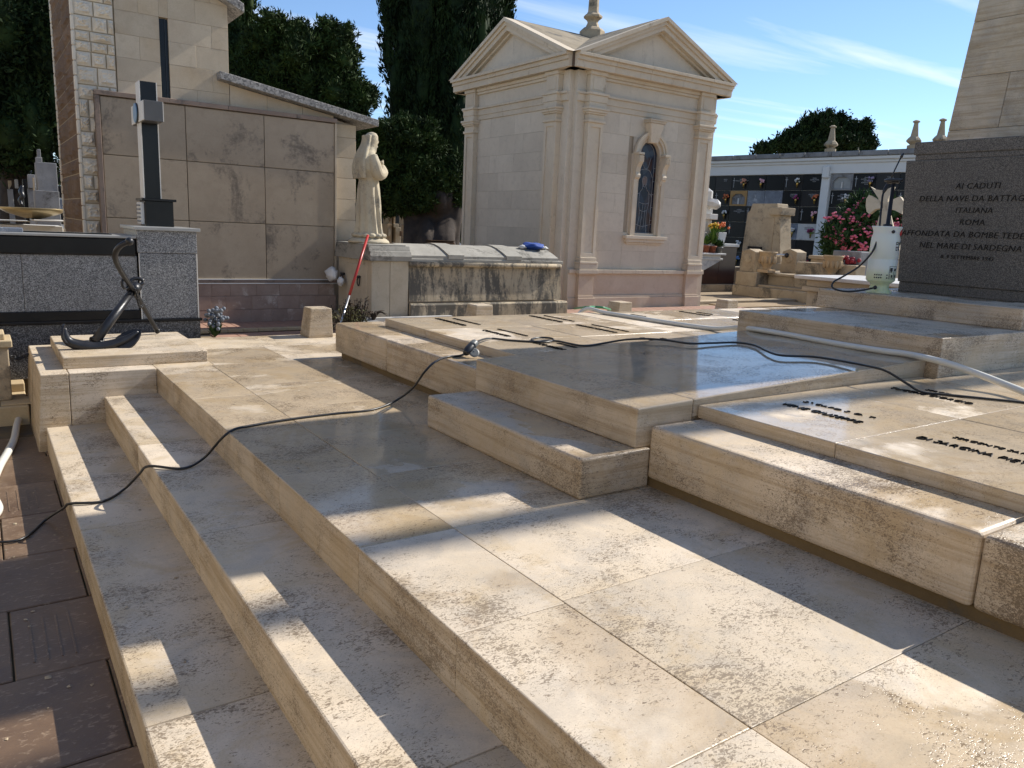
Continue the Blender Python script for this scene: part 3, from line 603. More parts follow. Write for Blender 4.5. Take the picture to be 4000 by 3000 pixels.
        rk('raking_cornice', 0.0, 0.05, 1.30, 1.755, 'chapel'); rk('raking_cornice', 0.051, 0.10, 1.30, 1.72, 'chapel'); rk('raking_cornice', 0.101, 0.165, 1.30, 1.69, 'chapel')
        rk('raking_bed', 0.166, 0.20, 1.30, 1.62, 'chapel')
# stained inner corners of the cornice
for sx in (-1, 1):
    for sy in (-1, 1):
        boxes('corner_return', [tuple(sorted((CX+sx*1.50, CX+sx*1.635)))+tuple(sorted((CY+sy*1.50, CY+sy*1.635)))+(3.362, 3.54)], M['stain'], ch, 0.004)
# cross-gabled roof
ZR = 4.262
for ax in ('x', 'y'):
    c = CY if ax == 'x' else CX; c2 = CX if ax == 'x' else CY
    prism('roof', [(c-1.655, 3.556), (c+1.655, 3.556), (c, ZR+0.018)], ax, c2-1.545, c2+1.545, M['roof'], ch)
# roof edge slabs in pale stone along every gable
fin = lathe('roof_pedestal', [(0.21, 4.05), (0.21, 4.36), (0.17, 4.40), (0.12, 4.42), (0.085, 4.50), (0.10, 4.53), (0.155, 4.57), (0.155, 4.60), (0.11, 4.63), (0.095, 4.66)], (CX, CY, 0), M['grave_st'], ch, seg=8, smooth=False)
lathe('roof_column', [(0.088, 4.66), (0.075, 5.4), (0.10, 5.42), (0.10, 5.48)], (CX, CY, 0), M['grave_st'], ch, seg=8, smooth=False)
boxes('roof_cross', [(CX-0.05, CX+0.05, CY-0.05, CY+0.05, 5.48, 6.2), (CX-0.24, CX+0.24, CY-0.045, CY+0.045, 5.85, 5.95)], M['grave_st'], ch, 0.008)
# arched window
wy = CY-1.535; wx = CX+WU; R0 = 0.206; zsill = 1.085; zsp = 2.315
win = thing('window', 'x', 'w', (wx, wy, zsill)); del win['label']; del win['category']; win.parent = ch; win.matrix_parent_inverse = Matrix.Translation(-Vector(ORG[ch]))
def arch(r_, n=14): return [(wx-r_, zsill), (wx+r_, zsill)] + [(wx+r_*math.cos(math.pi*i/n), zsp+r_*math.sin(math.pi*i/n)) for i in range(n+1)]
def archring(name, r0, r1, y0, y1, mt, par, z0=None):
    n = 16; bm = bmesh.new(); rows = []
    pts = [(-1, zsill if z0 is None else z0)] + [(math.cos(math.pi*(1-i/n)), ('a', i)) for i in range(n+1)] + [(1, zsill if z0 is None else z0)]
    for i, (c, z) in enumerate(pts):
        if isinstance(z, tuple): a = math.pi*(1-z[1]/n); q = [(wx+r_*math.cos(a), zsp+r_*math.sin(a)) for r_ in (r0, r1)]
        else: q = [(wx+c*r_, z) for r_ in (r0, r1)]
        rows.append([bm.verts.new((q[0][0], y0, q[0][1])), bm.verts.new((q[1][0], y0, q[1][1])), bm.verts.new((q[1][0], y1, q[1][1])), bm.verts.new((q[0][0], y1, q[0][1]))])
    for a, b in zip(rows[:-1], rows[1:]):
        for j in range(4): bm.faces.new([a[j], a[(j+1) % 4], b[(j+1) % 4], b[j]])
    bm.faces.new(rows[0]); bm.faces.new(rows[-1][::-1]); return from_bm(name, bm, M[mt], par)
# wall filling above the arch springing keeps the opening round
bm = bmesh.new(); n = 16
for yy in (wy+0.02,):
    top = [(wx-0.215, 2.56), (wx+0.215, 2.56)]
    up_ = [bm.verts.new((wx+(-0.36+0.72*i/n), yy-0.02, 2.56)) for i in range(n+1)]
    lo_ = [bm.verts.new((wx+(-0.36+0.72*i/n) if abs(-0.36+0.72*i/n) > R0+0.05 else wx+(-0.36+0.72*i/n), yy-0.02, zsp+math.sqrt(max(0, (R0+0.05)**2-(-0.36+0.72*i/n)**2)))) for i in range(n+1)]
    for i in range(n): bm.faces.new([lo_[i], lo_[i+1], up_[i+1], up_[i]])
from_bm('arch_spandrel', bm, M['chapel_in'], win)
boxes('jamb', [(wx-0.36, wx-R0-0.03, wy-0.0, wy+0.09, zsill, zsp), (wx+R0+0.03, wx+0.36, wy-0.0, wy+0.09, zsill, zsp)], M['chapel_in'], win, 0)
archring('inner_frame', R0, R0+0.055, wy-0.012, wy+0.11, 'chapel', win)
archring('outer_frame', R0+0.055, R0+0.125, wy-0.045, wy+0.02, 'chapel', win)
archring('architrave_ring', R0+0.095, R0+0.14, wy-0.062, wy-0.02, 'chapel', win, zsp)
boxes('sill', [(wx-0.44, wx+0.44, wy-0.085, wy+0.10, 1.035, 1.087), (wx-0.41, wx+0.41, wy-0.06, wy+0.02, 0.985, 1.035), (wx-0.38, wx+0.38, wy-0.03, wy+0.02, 0.955, 0.985)], M['chapel'], win, 0.006)
ky = wy-0.11
hexa('keystone', [(wx-0.075, ky+0.02, 2.49), (wx+0.075, ky+0.02, 2.49), (wx+0.075, wy+0.01, 2.49), (wx-0.075, wy+0.01, 2.49), (wx-0.145, ky-0.02, 2.78), (wx+0.145, ky-0.02, 2.78), (wx+0.145, wy+0.01, 2.78), (wx-0.145, wy+0.01, 2.78)], M['chapel'], win, 0.012)
boxes('keystone_cap', [(wx-0.165, wx+0.165, ky-0.035, wy+0.01, 2.78, 2.81), (wx-0.175, wx+0.175, ky-0.05, wy+0.01, 2.81, 2.835)], M['chapel'], win, 0.004)
for s_ in (-1, 1):
    x0 = wx+s_*(R0+0.075); prof = [(wy+0.0, 2.30), (wy-0.10, 2.30), (wy-0.135, 2.25), (wy-0.125, 2.19), (wy-0.075, 2.12), (wy-0.06, 2.04), (wy-0.085, 2.0), (wy-0.08, 1.965), (wy-0.045, 1.94), (wy-0.03, 1.88), (wy+0.0, 1.85)]
    prism('scroll_bracket', prof, 'x', x0-0.045, x0+0.045, M['chapel'], win, bev=0.004)
    boxes('bracket_cap', [(x0-0.06, x0+0.06, wy-0.125, wy+0.01, 2.30, 2.335)], M['chapel'], win, 0.004)
    for q in range(4): boxes('flute', [(x0-0.036+q*0.02, x0-0.024+q*0.02, wy-0.142, wy-0.10, 2.19, 2.285)], M['chapel'], win, 0.003)
# glass with leading
bm = bmesh.new(); bm.faces.new([bm.verts.new((x, wy+0.055, z)) for x, z in arch(R0)]); gl = from_bm('pane', bm, M['glass'], win)
def lead(pts, r_=0.0035): tube('leading', [(wx+p[0], wy+0.052, zsill+p[1]) for p in pts], r_, M['lead'], win, seg=5, sm=4)
lead([(-.02,.92),(-.055,.90),(-.065,.84),(-.05,.78),(-.06,.72),(-.10,.66),(-.11,.50),(-.08,.36),(-.12,.10),(-.15,.02)]); lead([(-.02,.92),(.02,.90),(.035,.84),(.02,.78),(.04,.72),(.09,.66),(.10,.50),(.07,.36),(.08,.10),(.10,.02)])
lead([(-.05,.80),(-.03,.76),(0,.76),(.02,.80)]); lead([(-.10,.52),(-.03,.50),(.05,.50),(.10,.52)]); lead([(-.09,.40),(0,.38),(.07,.40)]); lead([(-.02,.50),(-.03,.30),(-.05,.10)]); lead([(.03,.50),(.03,.30),(.02,.10)])
lead([(-.10,.66),(-.16,.62),(-.17,.40),(-.18,.20)]); lead([(.09,.66),(.15,.62),(.16,.42),(.15,.20)]); lead([(-.19,.06),(0,.05),(.19,.06)]); lead([(-.19,.19),(-.1,.17),(0,.15),(.1,.17),(.19,.19)])
lead([(-.10,1.2),(-.05,1.05),(.03,1.05),(.08,1.2)]); lead([(.155,.02),(.155,1.25)]); lead([(-.18,.9),(-.12,1.0),(-.02,1.02),(.08,1.0),(.14,.9)]); lead([(.155,1.25),(.10,1.36),(0,1.41),(-.10,1.36),(-.16,1.22)])
for z in (0.25, 0.45, 0.65, 0.85, 1.05): lead([(.155, z), (.197, z)])
mesh('glass_figure', [(wx+a*0.055-0.015, wy+0.0535, zsill+0.845+b*0.065) for a, b in [(math.cos(t_), math.sin(t_)) for t_ in np.linspace(0, 2*math.pi, 14, endpoint=False)]], [tuple(range(14))[::-1]], plain('stained_face', (0.10, 0.045, 0.03), 0.3), gl)
# ================================================================ mausoleum with the tan marble panels
BY = 8.5
bd = thing('stone_mausoleum', 'stone mausoleum with stained tan marble panels, slit window and sloping concrete roof slabs', 'mausoleum', (2.2, 9.2, GU))
# tall part
tw = hexa('tall_wall', [(1.20,BY+0.035,GU),(2.22,BY+0.035,GU),(2.22,10.9,GU),(0.90,10.9,GU),(1.20,BY+0.035,3.9),(2.22,BY+0.035,3.0),(2.22,10.9,3.0),(0.90,10.9,4.1)], M['joint'], bd, 0)
zc = [1.9+0.208*k for k in range(0, 11)]
for i in range(len(zc)-1):
    zr = lambda x: 3.36-(x-1.55)*0.46
    cuts = [1.215] + ([1.42, 1.60, 1.68, 1.93, 2.24] if i % 2 else [1.60, 1.68, 2.08, 2.24])
    for a, b in zip(cuts[:-1], cuts[1:]):
        if a == 1.60 and b == 1.68 and 2.2 < zc[i]+0.1 < 2.92: continue
        if zc[i] > zr(a)+0.1: continue
        box('ashlar_block', a+0.0004, b-0.0004, BY+RNG.uniform(-.001,.001), BY+0.06, zc[i]+0.0006, zc[i+1]-0.0006, M['ashlar'], tw, 0.0015, seg=1)
box('slit_window', 1.601, 1.679, BY+0.022, BY+0.0345, 2.2, 2.93, M['black'], bd, 0)
box('slit_frame', 1.650, 1.656, BY+0.012, BY+0.022, 2.2, 2.93, M['iron'], bd, 0)
# lower wing
lw = hexa('lower_wall', [(2.2,BY+0.03,GU),(3.60,BY+0.03,GU),(3.60,10.9,GU),(2.2,10.9,GU),(2.2,BY+0.03,2.43),(3.60,BY+0.03,2.16),(3.60,10.9,2.16),(2.2,10.9,2.43)], M['joint'], bd, 0)
def zl(x): return 2.437-(x-2.10)*0.160
for x0, x1, z0 in ((2.245, 2.62, 2.16), (2.622, 3.0, 2.16), (3.002, 3.348, 2.16)):
    hexa('ashlar_block', [(x0,BY,z0),(x1,BY,z0),(x1,BY+0.05,z0),(x0,BY+0.05,z0),(x0,BY,zl(x0)-0.003),(x1,BY,zl(x1)-0.003),(x1,BY+0.05,zl(x1)-0.003),(x0,BY+0.05,zl(x0)-0.003)], M['ashlar'], lw, 0.002)
zq = [GU, 0.2, 0.43, 0.66, 0.89, 1.12, 1.35, 1.58, 1.80, 2.02, 2.16]
for i in range(10): box('quoin', 3.352, 3.612, BY-0.0, BY+0.10, zq[i]+0.001, zq[i+1]-0.001, M['ashlar'], lw, 0.003, seg=1)
def slab(name, x0, z0, x1, z1, th, y0, y1): return hexa(name, [(x0,y0,z0),(x1,y0,z1),(x1,y1,z1),(x0,y1,z0),(x0,y0,z0+th),(x1,y0,z1+th),(x1,y1,z1+th),(x0,y1,z0+th)], M['concrete'], bd, 0.006)
slab('roof_slab', 2.12, 2.437, 3.83, 2.163, 0.075, BY-0.13, 11.0)
slab('roof_slab', 1.15, 3.66, 2.37, 3.09, 0.085, BY-0.13, 11.0)
# corner pier: rock-faced front, brown rubble flank
def rock(name, x0, x1, z0, z1, y, amp, mt, par, flank=False):
    n = 9; bm = bmesh.new(); g = [[None]*(n+1) for _ in range(n+1)]
    sd = random.random()*50
    for i in range(n+1):
        for j in range(n+1):
            a = x0+(x1-x0)*i/n; b = z0+(z1-z0)*j/n; e = min(i, n-i, j, n-j)
            d = (0 if e == 0 else 0.35 if e == 1 else 1)*amp*(0.5+0.9*abs(mnoise.noise(Vector((a*42+sd, b*42, sd)))))
            g[i][j] = bm.verts.new((a, y-d, b) if not flank else (y-d, a, b))
    for i in range(n):
        for j in range(n): bm.faces.new([g[i][j], g[i+1][j], g[i+1][j+1], g[i][j+1]])
    o = from_bm(name, bm, M[mt], par); 
    return o
pier = box('corner_pier', 0.868, 1.21, BY+0.012, 10.6, GU, 3.9, M['mortar'], bd, 0)
z = 0.2; row = 0
while z < 3.4:
    h = random.choice((0.09, 0.13, 0.16, 0.105)); x = 0.872
    while x < 1.20:
        w = random.uniform(0.07, 0.19); x1 = min(x+w, 1.208)
        if 1.208-x1 < 0.05: x1 = 1.208
        if random.random() < 0.35 and x1-x > 0.06 and h < 0.11:
            rock('rubble_stone', x+0.004, x1-0.004, z+0.004, z+h-0.004, BY+0.008, 0.042, 'rough_st', pier)
        else: rock('rubble_stone', x+0.005, x1-0.005, z+0.005, z+h-0.005, BY+0.008, 0.040, 'rough_st', pier)
        x = x1
    z += h
z = 0.1
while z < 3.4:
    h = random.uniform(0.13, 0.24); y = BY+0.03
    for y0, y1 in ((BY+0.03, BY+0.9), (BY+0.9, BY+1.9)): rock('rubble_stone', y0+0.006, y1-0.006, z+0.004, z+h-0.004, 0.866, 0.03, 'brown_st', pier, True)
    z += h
# lit arris stones
for q in range(26): box('arris_stone', 0.852, 0.882, BY-0.012, BY+0.03, 0.1+q*0.13, 0.1+q*0.13+0.127, M['rough_st'], pier, 0.008, seg=1)
for q in range(26): box('arris_stone', 0.850, 0.885, 10.38, 10.44, 0.1+q*0.13, 0.1+q*0.13+0.127, M['rough_st'], pier, 0.008, seg=1)
# marble panels
xb = [1.045, 1.79, 2.56, 3.325]; zb = [0.452, 1.04, 1.622, 2.145]
box('panel_backing', 1.03, 3.335, BY-0.055, BY+0.03, 0.0, 2.15, M['joint'], bd, 0)
for i in range(3):
    for j in range(3): box('marble_panel', xb[i]+0.003, xb[i+1]-0.003, BY-0.085, BY-0.055, zb[j]+0.003, zb[j+1]-0.003, M['panel'], bd, 0.003, seg=1)
boxes('panel_trim', [(1.0, 1.042, BY-0.10, BY+0.02, 0.45, 2.15)], M['panel_edge'], bd, 0.004); boxes('panel_trim', [(3.328, 3.352, BY-0.095, BY+0.02, 0.45, 2.15)], M['ashlar'], bd, 0.003)
for a, b in ((1.0, 1.44), (1.442, 2.2), (2.202, 2.9), (2.902, 3.352)): box('panel_coping', a, b, BY-0.105, BY+0.02, 2.152, 2.195, M['panel_edge'], bd, 0.004)
boxes('base_rail', [(1.03, 3.35, BY-0.098, BY+0.02, 0.418, 0.45)], M['panel_edge'], bd, 0.003); boxes('base_fillet', [(1.03, 3.35, BY-0.10, BY+0.02, 0.408, 0.4165)], M['whitewash'], bd, 0)
boxes('base_fillet', [(1.03, 3.35, BY-0.10, BY+0.02, 0.4505, 0.459)], M['whitewash'], bd, 0)
for z0, z1, x0 in ((0.28, 0.406, 1.03), (0.135, 0.279, 1.1), (0.0, 0.134, 1.05)):
    x = x0
    while x < 3.34:
        w = random.uniform(0.13, 0.30); x1 = min(x+w, 3.345)
        if x1-x > 0.05: box('marble_tile', x+0.0006, x1-0.0006, BY-0.088+RNG.uniform(-0.001, 0.001), BY-0.05, z0+0.0006, z1-0.0006, M['redmarble'], bd, 0.0015, seg=1)
        x = x1
# its plinth stands on the lower path behind the terrace, hence the larger true size
bd.location = (2.42, 10.12, -0.171); bd.scale = (1.1, 1.1, 1.1)
# clay tile step before it
ts = thing('tile_step', 'low step of red clay tiles along the tan panelled mausoleum', 'step', (2.6, 8.2, GU))
box('step_bed', 1.7, 3.82, 7.90, BY-0.058, GU, -0.012, M['brick_dk'], ts, 0.004)
for i in range(14): box('edge_tile', 1.7+i*0.151, 1.7+i*0.151+0.148, 7.865, 7.925, -0.035, 0.002, M['beige_kerb'], ts, 0.004, seg=1)
for i in range(24): box('clay_tile', 1.7+i*0.088, 1.7+i*0.088+0.084, 7.93, BY-0.06, -0.012, 0.0, M['brick'], ts, 0.003, seg=1)
for i in range(9):
    for j in range(2): box('clay_tile', 1.72+i*0.235+0.1*j, 1.72+i*0.235+0.1*j+0.229, 7.36+j*0.25, 7.60+j*0.25, GU, GU+0.012, M['brick'], ts, 0.003, seg=1)
ts.location = (2.86, 9.02, -0.165); ts.scale = (1.1, 1.1, 1.0)
# ================================================================ polished granite tomb with the black cross
gt = thing('granite_tomb', 'grey granite tomb with black bands and a tall black cross on its pedestal', 'tomb', (0.4, 8.0, -0.33))
TY = 7.60
box('tomb_base', -3.0, 1.684, TY, 8.32, -0.33, 0.128, M['granite_dk'], gt, 0.004); box('base_ledge', -3.0, 1.70, TY-0.02, 8.33, 0.128, 0.153, M['black'], gt, 0.004)
for a, b in ((-3.0, -1.9), (-1.898, -0.75), (-0.748, 0.296), (0.298, 1.172)): box('granite_panel', a, b, TY+0.03, 8.3, 0.235, 0.715, M['granite'], gt, 0.004)
box('lower_band', -3.0, 1.18, TY+0.015, 8.3, 0.153, 0.235, M['black'], gt, 0.004)
box('upper_band', -3.0, 1.166, TY+0.008, 8.3, 0.715, 0.868, M['black'], gt, 0.012); box('lid', -3.0, 1.17, TY-0.005, 8.32, 0.868, 0.890, M['greytop'], gt, 0.004)
boxes('lid_strip', [(-3.0, 1.0, 7.78, 7.80, 0.890, 0.897), (-3.0, 1.0, 7.95, 7.97, 0.890, 0.897)], M['black'], gt, 0)
box('lid_book', -0.05, 0.33, 7.70, 7.93, 0.890, 0.925, M['greymarble'], gt, 0.005)
box('pedestal', 1.186, 1.672, TY+0.006, 8.33, 0.153, 0.742, M['granite'], gt, 0.005); box('pedestal_block', 1.174, 1.678, TY, 8.33, 0.745, 0.944, M['granite'], gt, 0.005)
boxes('pedestal_arris', [(1.668, 1.677, TY+0.002, TY+0.012, 0.153, 0.742), (1.183, 1.190, TY+0.002, TY+0.012, 0.153, 0.742)], M['whiteedge'], gt, 0.001)
box('pedestal_cap', 1.15, 1.705, TY-0.03, 8.36, 0.944, 0.974, M['greytop'], gt, 0.004)
box('cross_base', 1.315, 1.560, 7.97, 8.24, 0.974, 1.205, M['black'], gt, 0.004); box('cross_base_cap', 1.285, 1.585, 7.945, 8.27, 1.205, 1.228, M['black'], gt, 0.004)
bk = box('book_plaque', 1.283, 1.313, 8.0, 8.22, 0.99, 1.19, M['whitemarble'], gt, 0.004)
for i in range(5): box('book_line', 1.276, 1.284, 8.02, 8.20, 1.01+i*0.036, 1.025+i*0.036, M['greymarble'], bk, 0.002, seg=1)
cr_ = box('cross_shaft', 1.325, 1.462, 8.02, 8.20, 1.228, 2.262, M['black'], gt, 0.003)
box('cross_arms', 1.315, 1.472, 7.80, 8.42, 1.90, 2.075, M['greyarm'], gt, 0.004)
boxes('white_edge_and_sheen', [(1.318, 1.326, 8.0185, 8.2015, 1.228, 2.262), (1.461, 1.469, 8.018, 8.202, 1.228, 2.262)], M['whiteedge'], cr_, 0.001)  # white edging; the polished left face's pale reflection is put into this white too
boxes('white_edge_and_sheen', [(1.306, 1.316, 7.805, 8.415, 1.905, 2.07), (1.471, 1.477, 7.805, 8.415, 1.905, 2.07)], M['whiteedge'], cr_, 0.001)
V_, F_ = lathe_geo([(0.085, 0), (0.085, 0.02)], (0, 0, 0), 28); V_ = [(1.305-p[2], 8.11+p[0], 1.987+p[1]) for p in V_]; md = mesh('medallion', V_, F_, plain('blue_enamel', (0.16, 0.27, 0.40), 0.3, var=0.2, sc=40), gt)
V_, F_ = lathe_geo([(0.09, 0), (0.09, 0.012)], (0, 0, 0), 28); mesh('medallion_rim', [(1.306-p[2], 8.11+p[0], 1.987+p[1]) for p in V_], F_, M['plasticblack'], gt)
# ================================================================ sarcophagus tomb
sc = thing('sarcophagus_tomb', 'weathered limestone sarcophagus with black lichen streaks, arched lid and head block', 'tomb', (5.3, 9.05, GU))
FY = 8.57; SX = (3.85, 4.338)
hb = box('head_block', SX[0], 4.088, FY, 9.60, GU, 0.662, M['sarc_clean'], sc, 0.006); box('head_block', 4.092, SX[1], FY+0.001, 9.60, GU, 0.662, M['sarc_clean'], sc, 0.006)
box('side_panel', SX[0]-0.012, SX[0]+0.01, FY+0.12, 9.30, 0.10, 0.60, M['sarc_clean'], sc, 0.003)
boxes('panel_groove', [(SX[0]-0.004, SX[0]+0.01, FY+0.11, 9.32, 0.085, 0.097), (SX[0]-0.004, SX[0]+0.01, FY+0.03, FY+0.10, 0.20, 0.206)], M['joint'], sc, 0)
prism('head_cornice', [(FY-0.03, 0.664), (FY-0.035, 0.72), (FY-0.01, 0.775), (FY+0.01, 0.78), (FY+0.015, 0.795), (FY+0.035, 0.84), (9.60, 0.84), (9.66, 0.72), (9.66, 0.664)], 'x', SX[0]-0.03, SX[1]+0.02, M['sarc_top'], sc)
box('head_top', SX[0]-0.02, SX[1]-0.02, FY+0.05, 9.62, 0.84, 0.855, M['sarc_top'], sc, 0.004)
for y in (8.88, 9.40):
    rg = tube('ring_handle', [(SX[0]-0.035, y+0.035*math.sin(a), 0.40+0.055*math.cos(a)) for a in np.linspace(0, 2*math.pi, 17)], 0.008, M['iron'], sc, seg=6)
    tube('ring_boss', [(SX[0]+0.0, y, 0.45), (SX[0]-0.05, y, 0.45)], 0.018, M['iron'], sc, seg=8)
prism('plinth', [(FY-0.055, GU), (FY-0.055, 0.13), (FY-0.03, 0.15), (9.7, 0.15), (9.7, GU)], 'x', 4.35, 6.80, M['sarc'], sc, bev=0.004)
xs = [4.342, 5.046, 5.682, 6.70]
for a, b in zip(xs[:-1], xs[1:]):
    prism('body_panel', [(FY-0.02, 0.172), (FY-0.012, 0.26), (FY+0.012, 0.45), (FY+0.022, 0.60), (9.52, 0.60), (9.58, 0.172)], 'x', a+0.001, b-0.001, M['sarc'], sc)
box('shadow_gap', 4.35, 6.6, FY+0.01, 9.5, 0.14, 0.18, M['joint'], sc, 0)
tube('torus_moulding', [(4.338, FY-0.005, 0.63), (6.66, FY-0.005, 0.63), (6.70, FY+0.04, 0.63), (6.70, 9.5, 0.63)], 0.032, M['sarc'], sc, seg=10)
boxes('lid_step', [(4.34, 6.72, FY+0.0, 9.55, 0.655, 0.700)], M['sarc_top'], sc, 0.01)
def lidprof(d): return [(FY+0.012-d, 0.700), (FY+0.012-d, 0.735+d)] + [(FY+0.012-d+(0.96+2*d)*t_, 0.735+d+0.13*math.sin(math.pi*t_)) for t_ in (0.12, 0.25, 0.38, 0.5, 0.62, 0.75, 0.88)] + [(9.542+d, 0.735+d), (9.542+d, 0.700)]
for a, b, d in ((4.34, 4.888, 0), (4.89, 5.118, 0.016), (5.12, 5.768, 0), (5.77, 6.015, 0.016), (6.017, 6.64, 0)):
    prism('lid_stone', lidprof(d), 'x', a, b, M['sarc_top'], sc)
box('marble_edging', 3.6, 4.9, FY-0.13, FY-0.06, GU, 0.0, M['whitemarble'], sc, 0.004)
box('footing', 3.7, 7.0, 8.45, 9.75, GU-0.14, GU+0.001, M['grave_st'], sc, 0.004)
sc.location = (5.035, 8.598, 0.003); sc.scale = (0.95,)*3
# ================================================================ statue of a veiled woman
sx, sy = 4.03, 9.06
rings = [(0.925, 4.02, .175, .185), (0.97, 4.02, .168, .18), (1.10, 4.02, .150, .165), (1.30, 4.022, .143, .16), (1.50, 4.022, .128, .15), (1.60, 4.02, .115, .14), (1.66, 4.015, .125, .155), (1.72, 4.0, .138, .185), (1.80, 3.995, .132, .195), (1.86, 3.99, .122, .18), (1.91, 3.99, .10, .14), (1.95, 4.0, .082, .10), (1.99, 4.01, .075, .085), (2.03, 4.03, .080, .082), (2.08, 4.045, .086, .085), (2.13, 4.05, .078, .078), (2.16, 4.055, .052, .055), (2.174, 4.057, .012, .012)]
seg = 40; V_ = []; F_ = []
rr = np.array(rings); zs_ = np.concatenate([np.linspace(rr[i][0], rr[i+1][0], 6, endpoint=False) for i in range(len(rr)-1)]+[[rr[-1][0]]])
for z in zs_:
    cx_, rx_, ry_ = (np.interp(z, rr[:, 0], rr[:, q]) for q in (1, 2, 3))
    fold = max(0, min(1, (1.62-z)/0.25))*0.115+max(0, min(1, (1.95-z)/0.1))*0.03
    for k_ in range(seg):
        a = 2*math.pi*k_/seg; f = 1+fold*math.sin(11*a+1.6*math.sin(z*5))*(0.6+0.4*math.sin(3*a+z*4))
        V_.append((cx_+rx_*f*math.cos(a), sy+ry_*f*math.sin(a), z))
for i in range(len(zs_)-1):
    for k_ in range(seg): F_.append((i*seg+k_, i*seg+(k_+1) % seg, (i+1)*seg+(k_+1) % seg, (i+1)*seg+k_))
F_.append(tuple(range(seg))[::-1]); F_.append(tuple((len(zs_)-1)*seg+k_ for k_ in range(seg)))
geos = [(V_, F_)]
for s_ in (-1, 1):
    geos.append(tube_geo(catmull([(4.0, sy+s_*0.155, 1.885), (4.02, sy+s_*0.195, 1.78), (4.06, sy+s_*0.185, 1.675), (4.15, sy+s_*0.11, 1.70), (4.175, sy+s_*0.045, 1.78)], 5), np.interp(np.linspace(0, 1, 21), [0, .3, .55, .8, 1], [.055, .066, .072, .066, .036]), 12))
    geos.append(ball_geo((4.185, sy+s_*0.02, 1.815), (0.026, 0.018, 0.036)))
    for q in range(4): geos.append(tube_geo([(4.19+q*0.004, sy+s_*(0.012), 1.80+q*0.014), (4.203, sy+s_*0.004, 1.815+q*0.014), (4.205, sy-s_*0.02, 1.812+q*0.014)], [.009, .008, .006], 6))
geos += [ball_geo((4.085, sy, 2.065), (0.048, 0.056, 0.075)), ball_geo((4.132, sy, 2.066), (0.014, 0.011, 0.022)), ball_geo((4.105, sy, 2.008), (0.03, 0.03, 0.022)), tube_geo([(4.075, sy, 2.02), (4.06, sy, 1.94)], [.045, .05], 10)]
for q in range(7):                                   # hair and veil falling down the back
    a = (q-3)*0.33
    geos.append(tube_geo(catmull([(4.02-0.055*math.cos(a), sy+0.085*math.sin(a), 2.13), (3.975-0.01*math.cos(a), sy+0.10*math.sin(a), 2.02), (3.93-0.02*math.cos(a), sy+0.15*math.sin(a), 1.90), (3.895-0.01*math.cos(a), sy+0.18*math.sin(a), 1.76), (3.90, sy+0.17*math.sin(a), 1.62)], 4), [.026]*17, 8))
for q in range(14):
    a = 2*math.pi*q/14; geos.append(ball_geo((4.03+0.17*math.cos(a), sy+0.18*math.sin(a), 0.945), (0.05, 0.05, 0.03), 8, 5))
V_, F_ = merge(geos)
stt = mesh('stone_statue', V_, F_, M['statue'], None, (sx, sy, 0.855)); remesh(stt, 0.006, 1)
tag(stt, 'pale stone statue of a veiled praying figure on the sarcophagus head block', 'statue')
V_, F_ = merge([ball_geo((4.03, sy, 0.86), (0.255, 0.25, 0.085), 28, 12)]); V_ = [(p[0]+0.012*mnoise.noise(Vector((p[0]*14, p[1]*14, 1))), p[1], max(p[2]+0.010*mnoise.noise(Vector(p)*13), 0.855)) for p in V_]
mesh('statue_base', V_, F_, M['statue'], stt, smooth=True)
stt.location = (3.829, 8.607, 0.867); stt.scale = (0.95,)*3
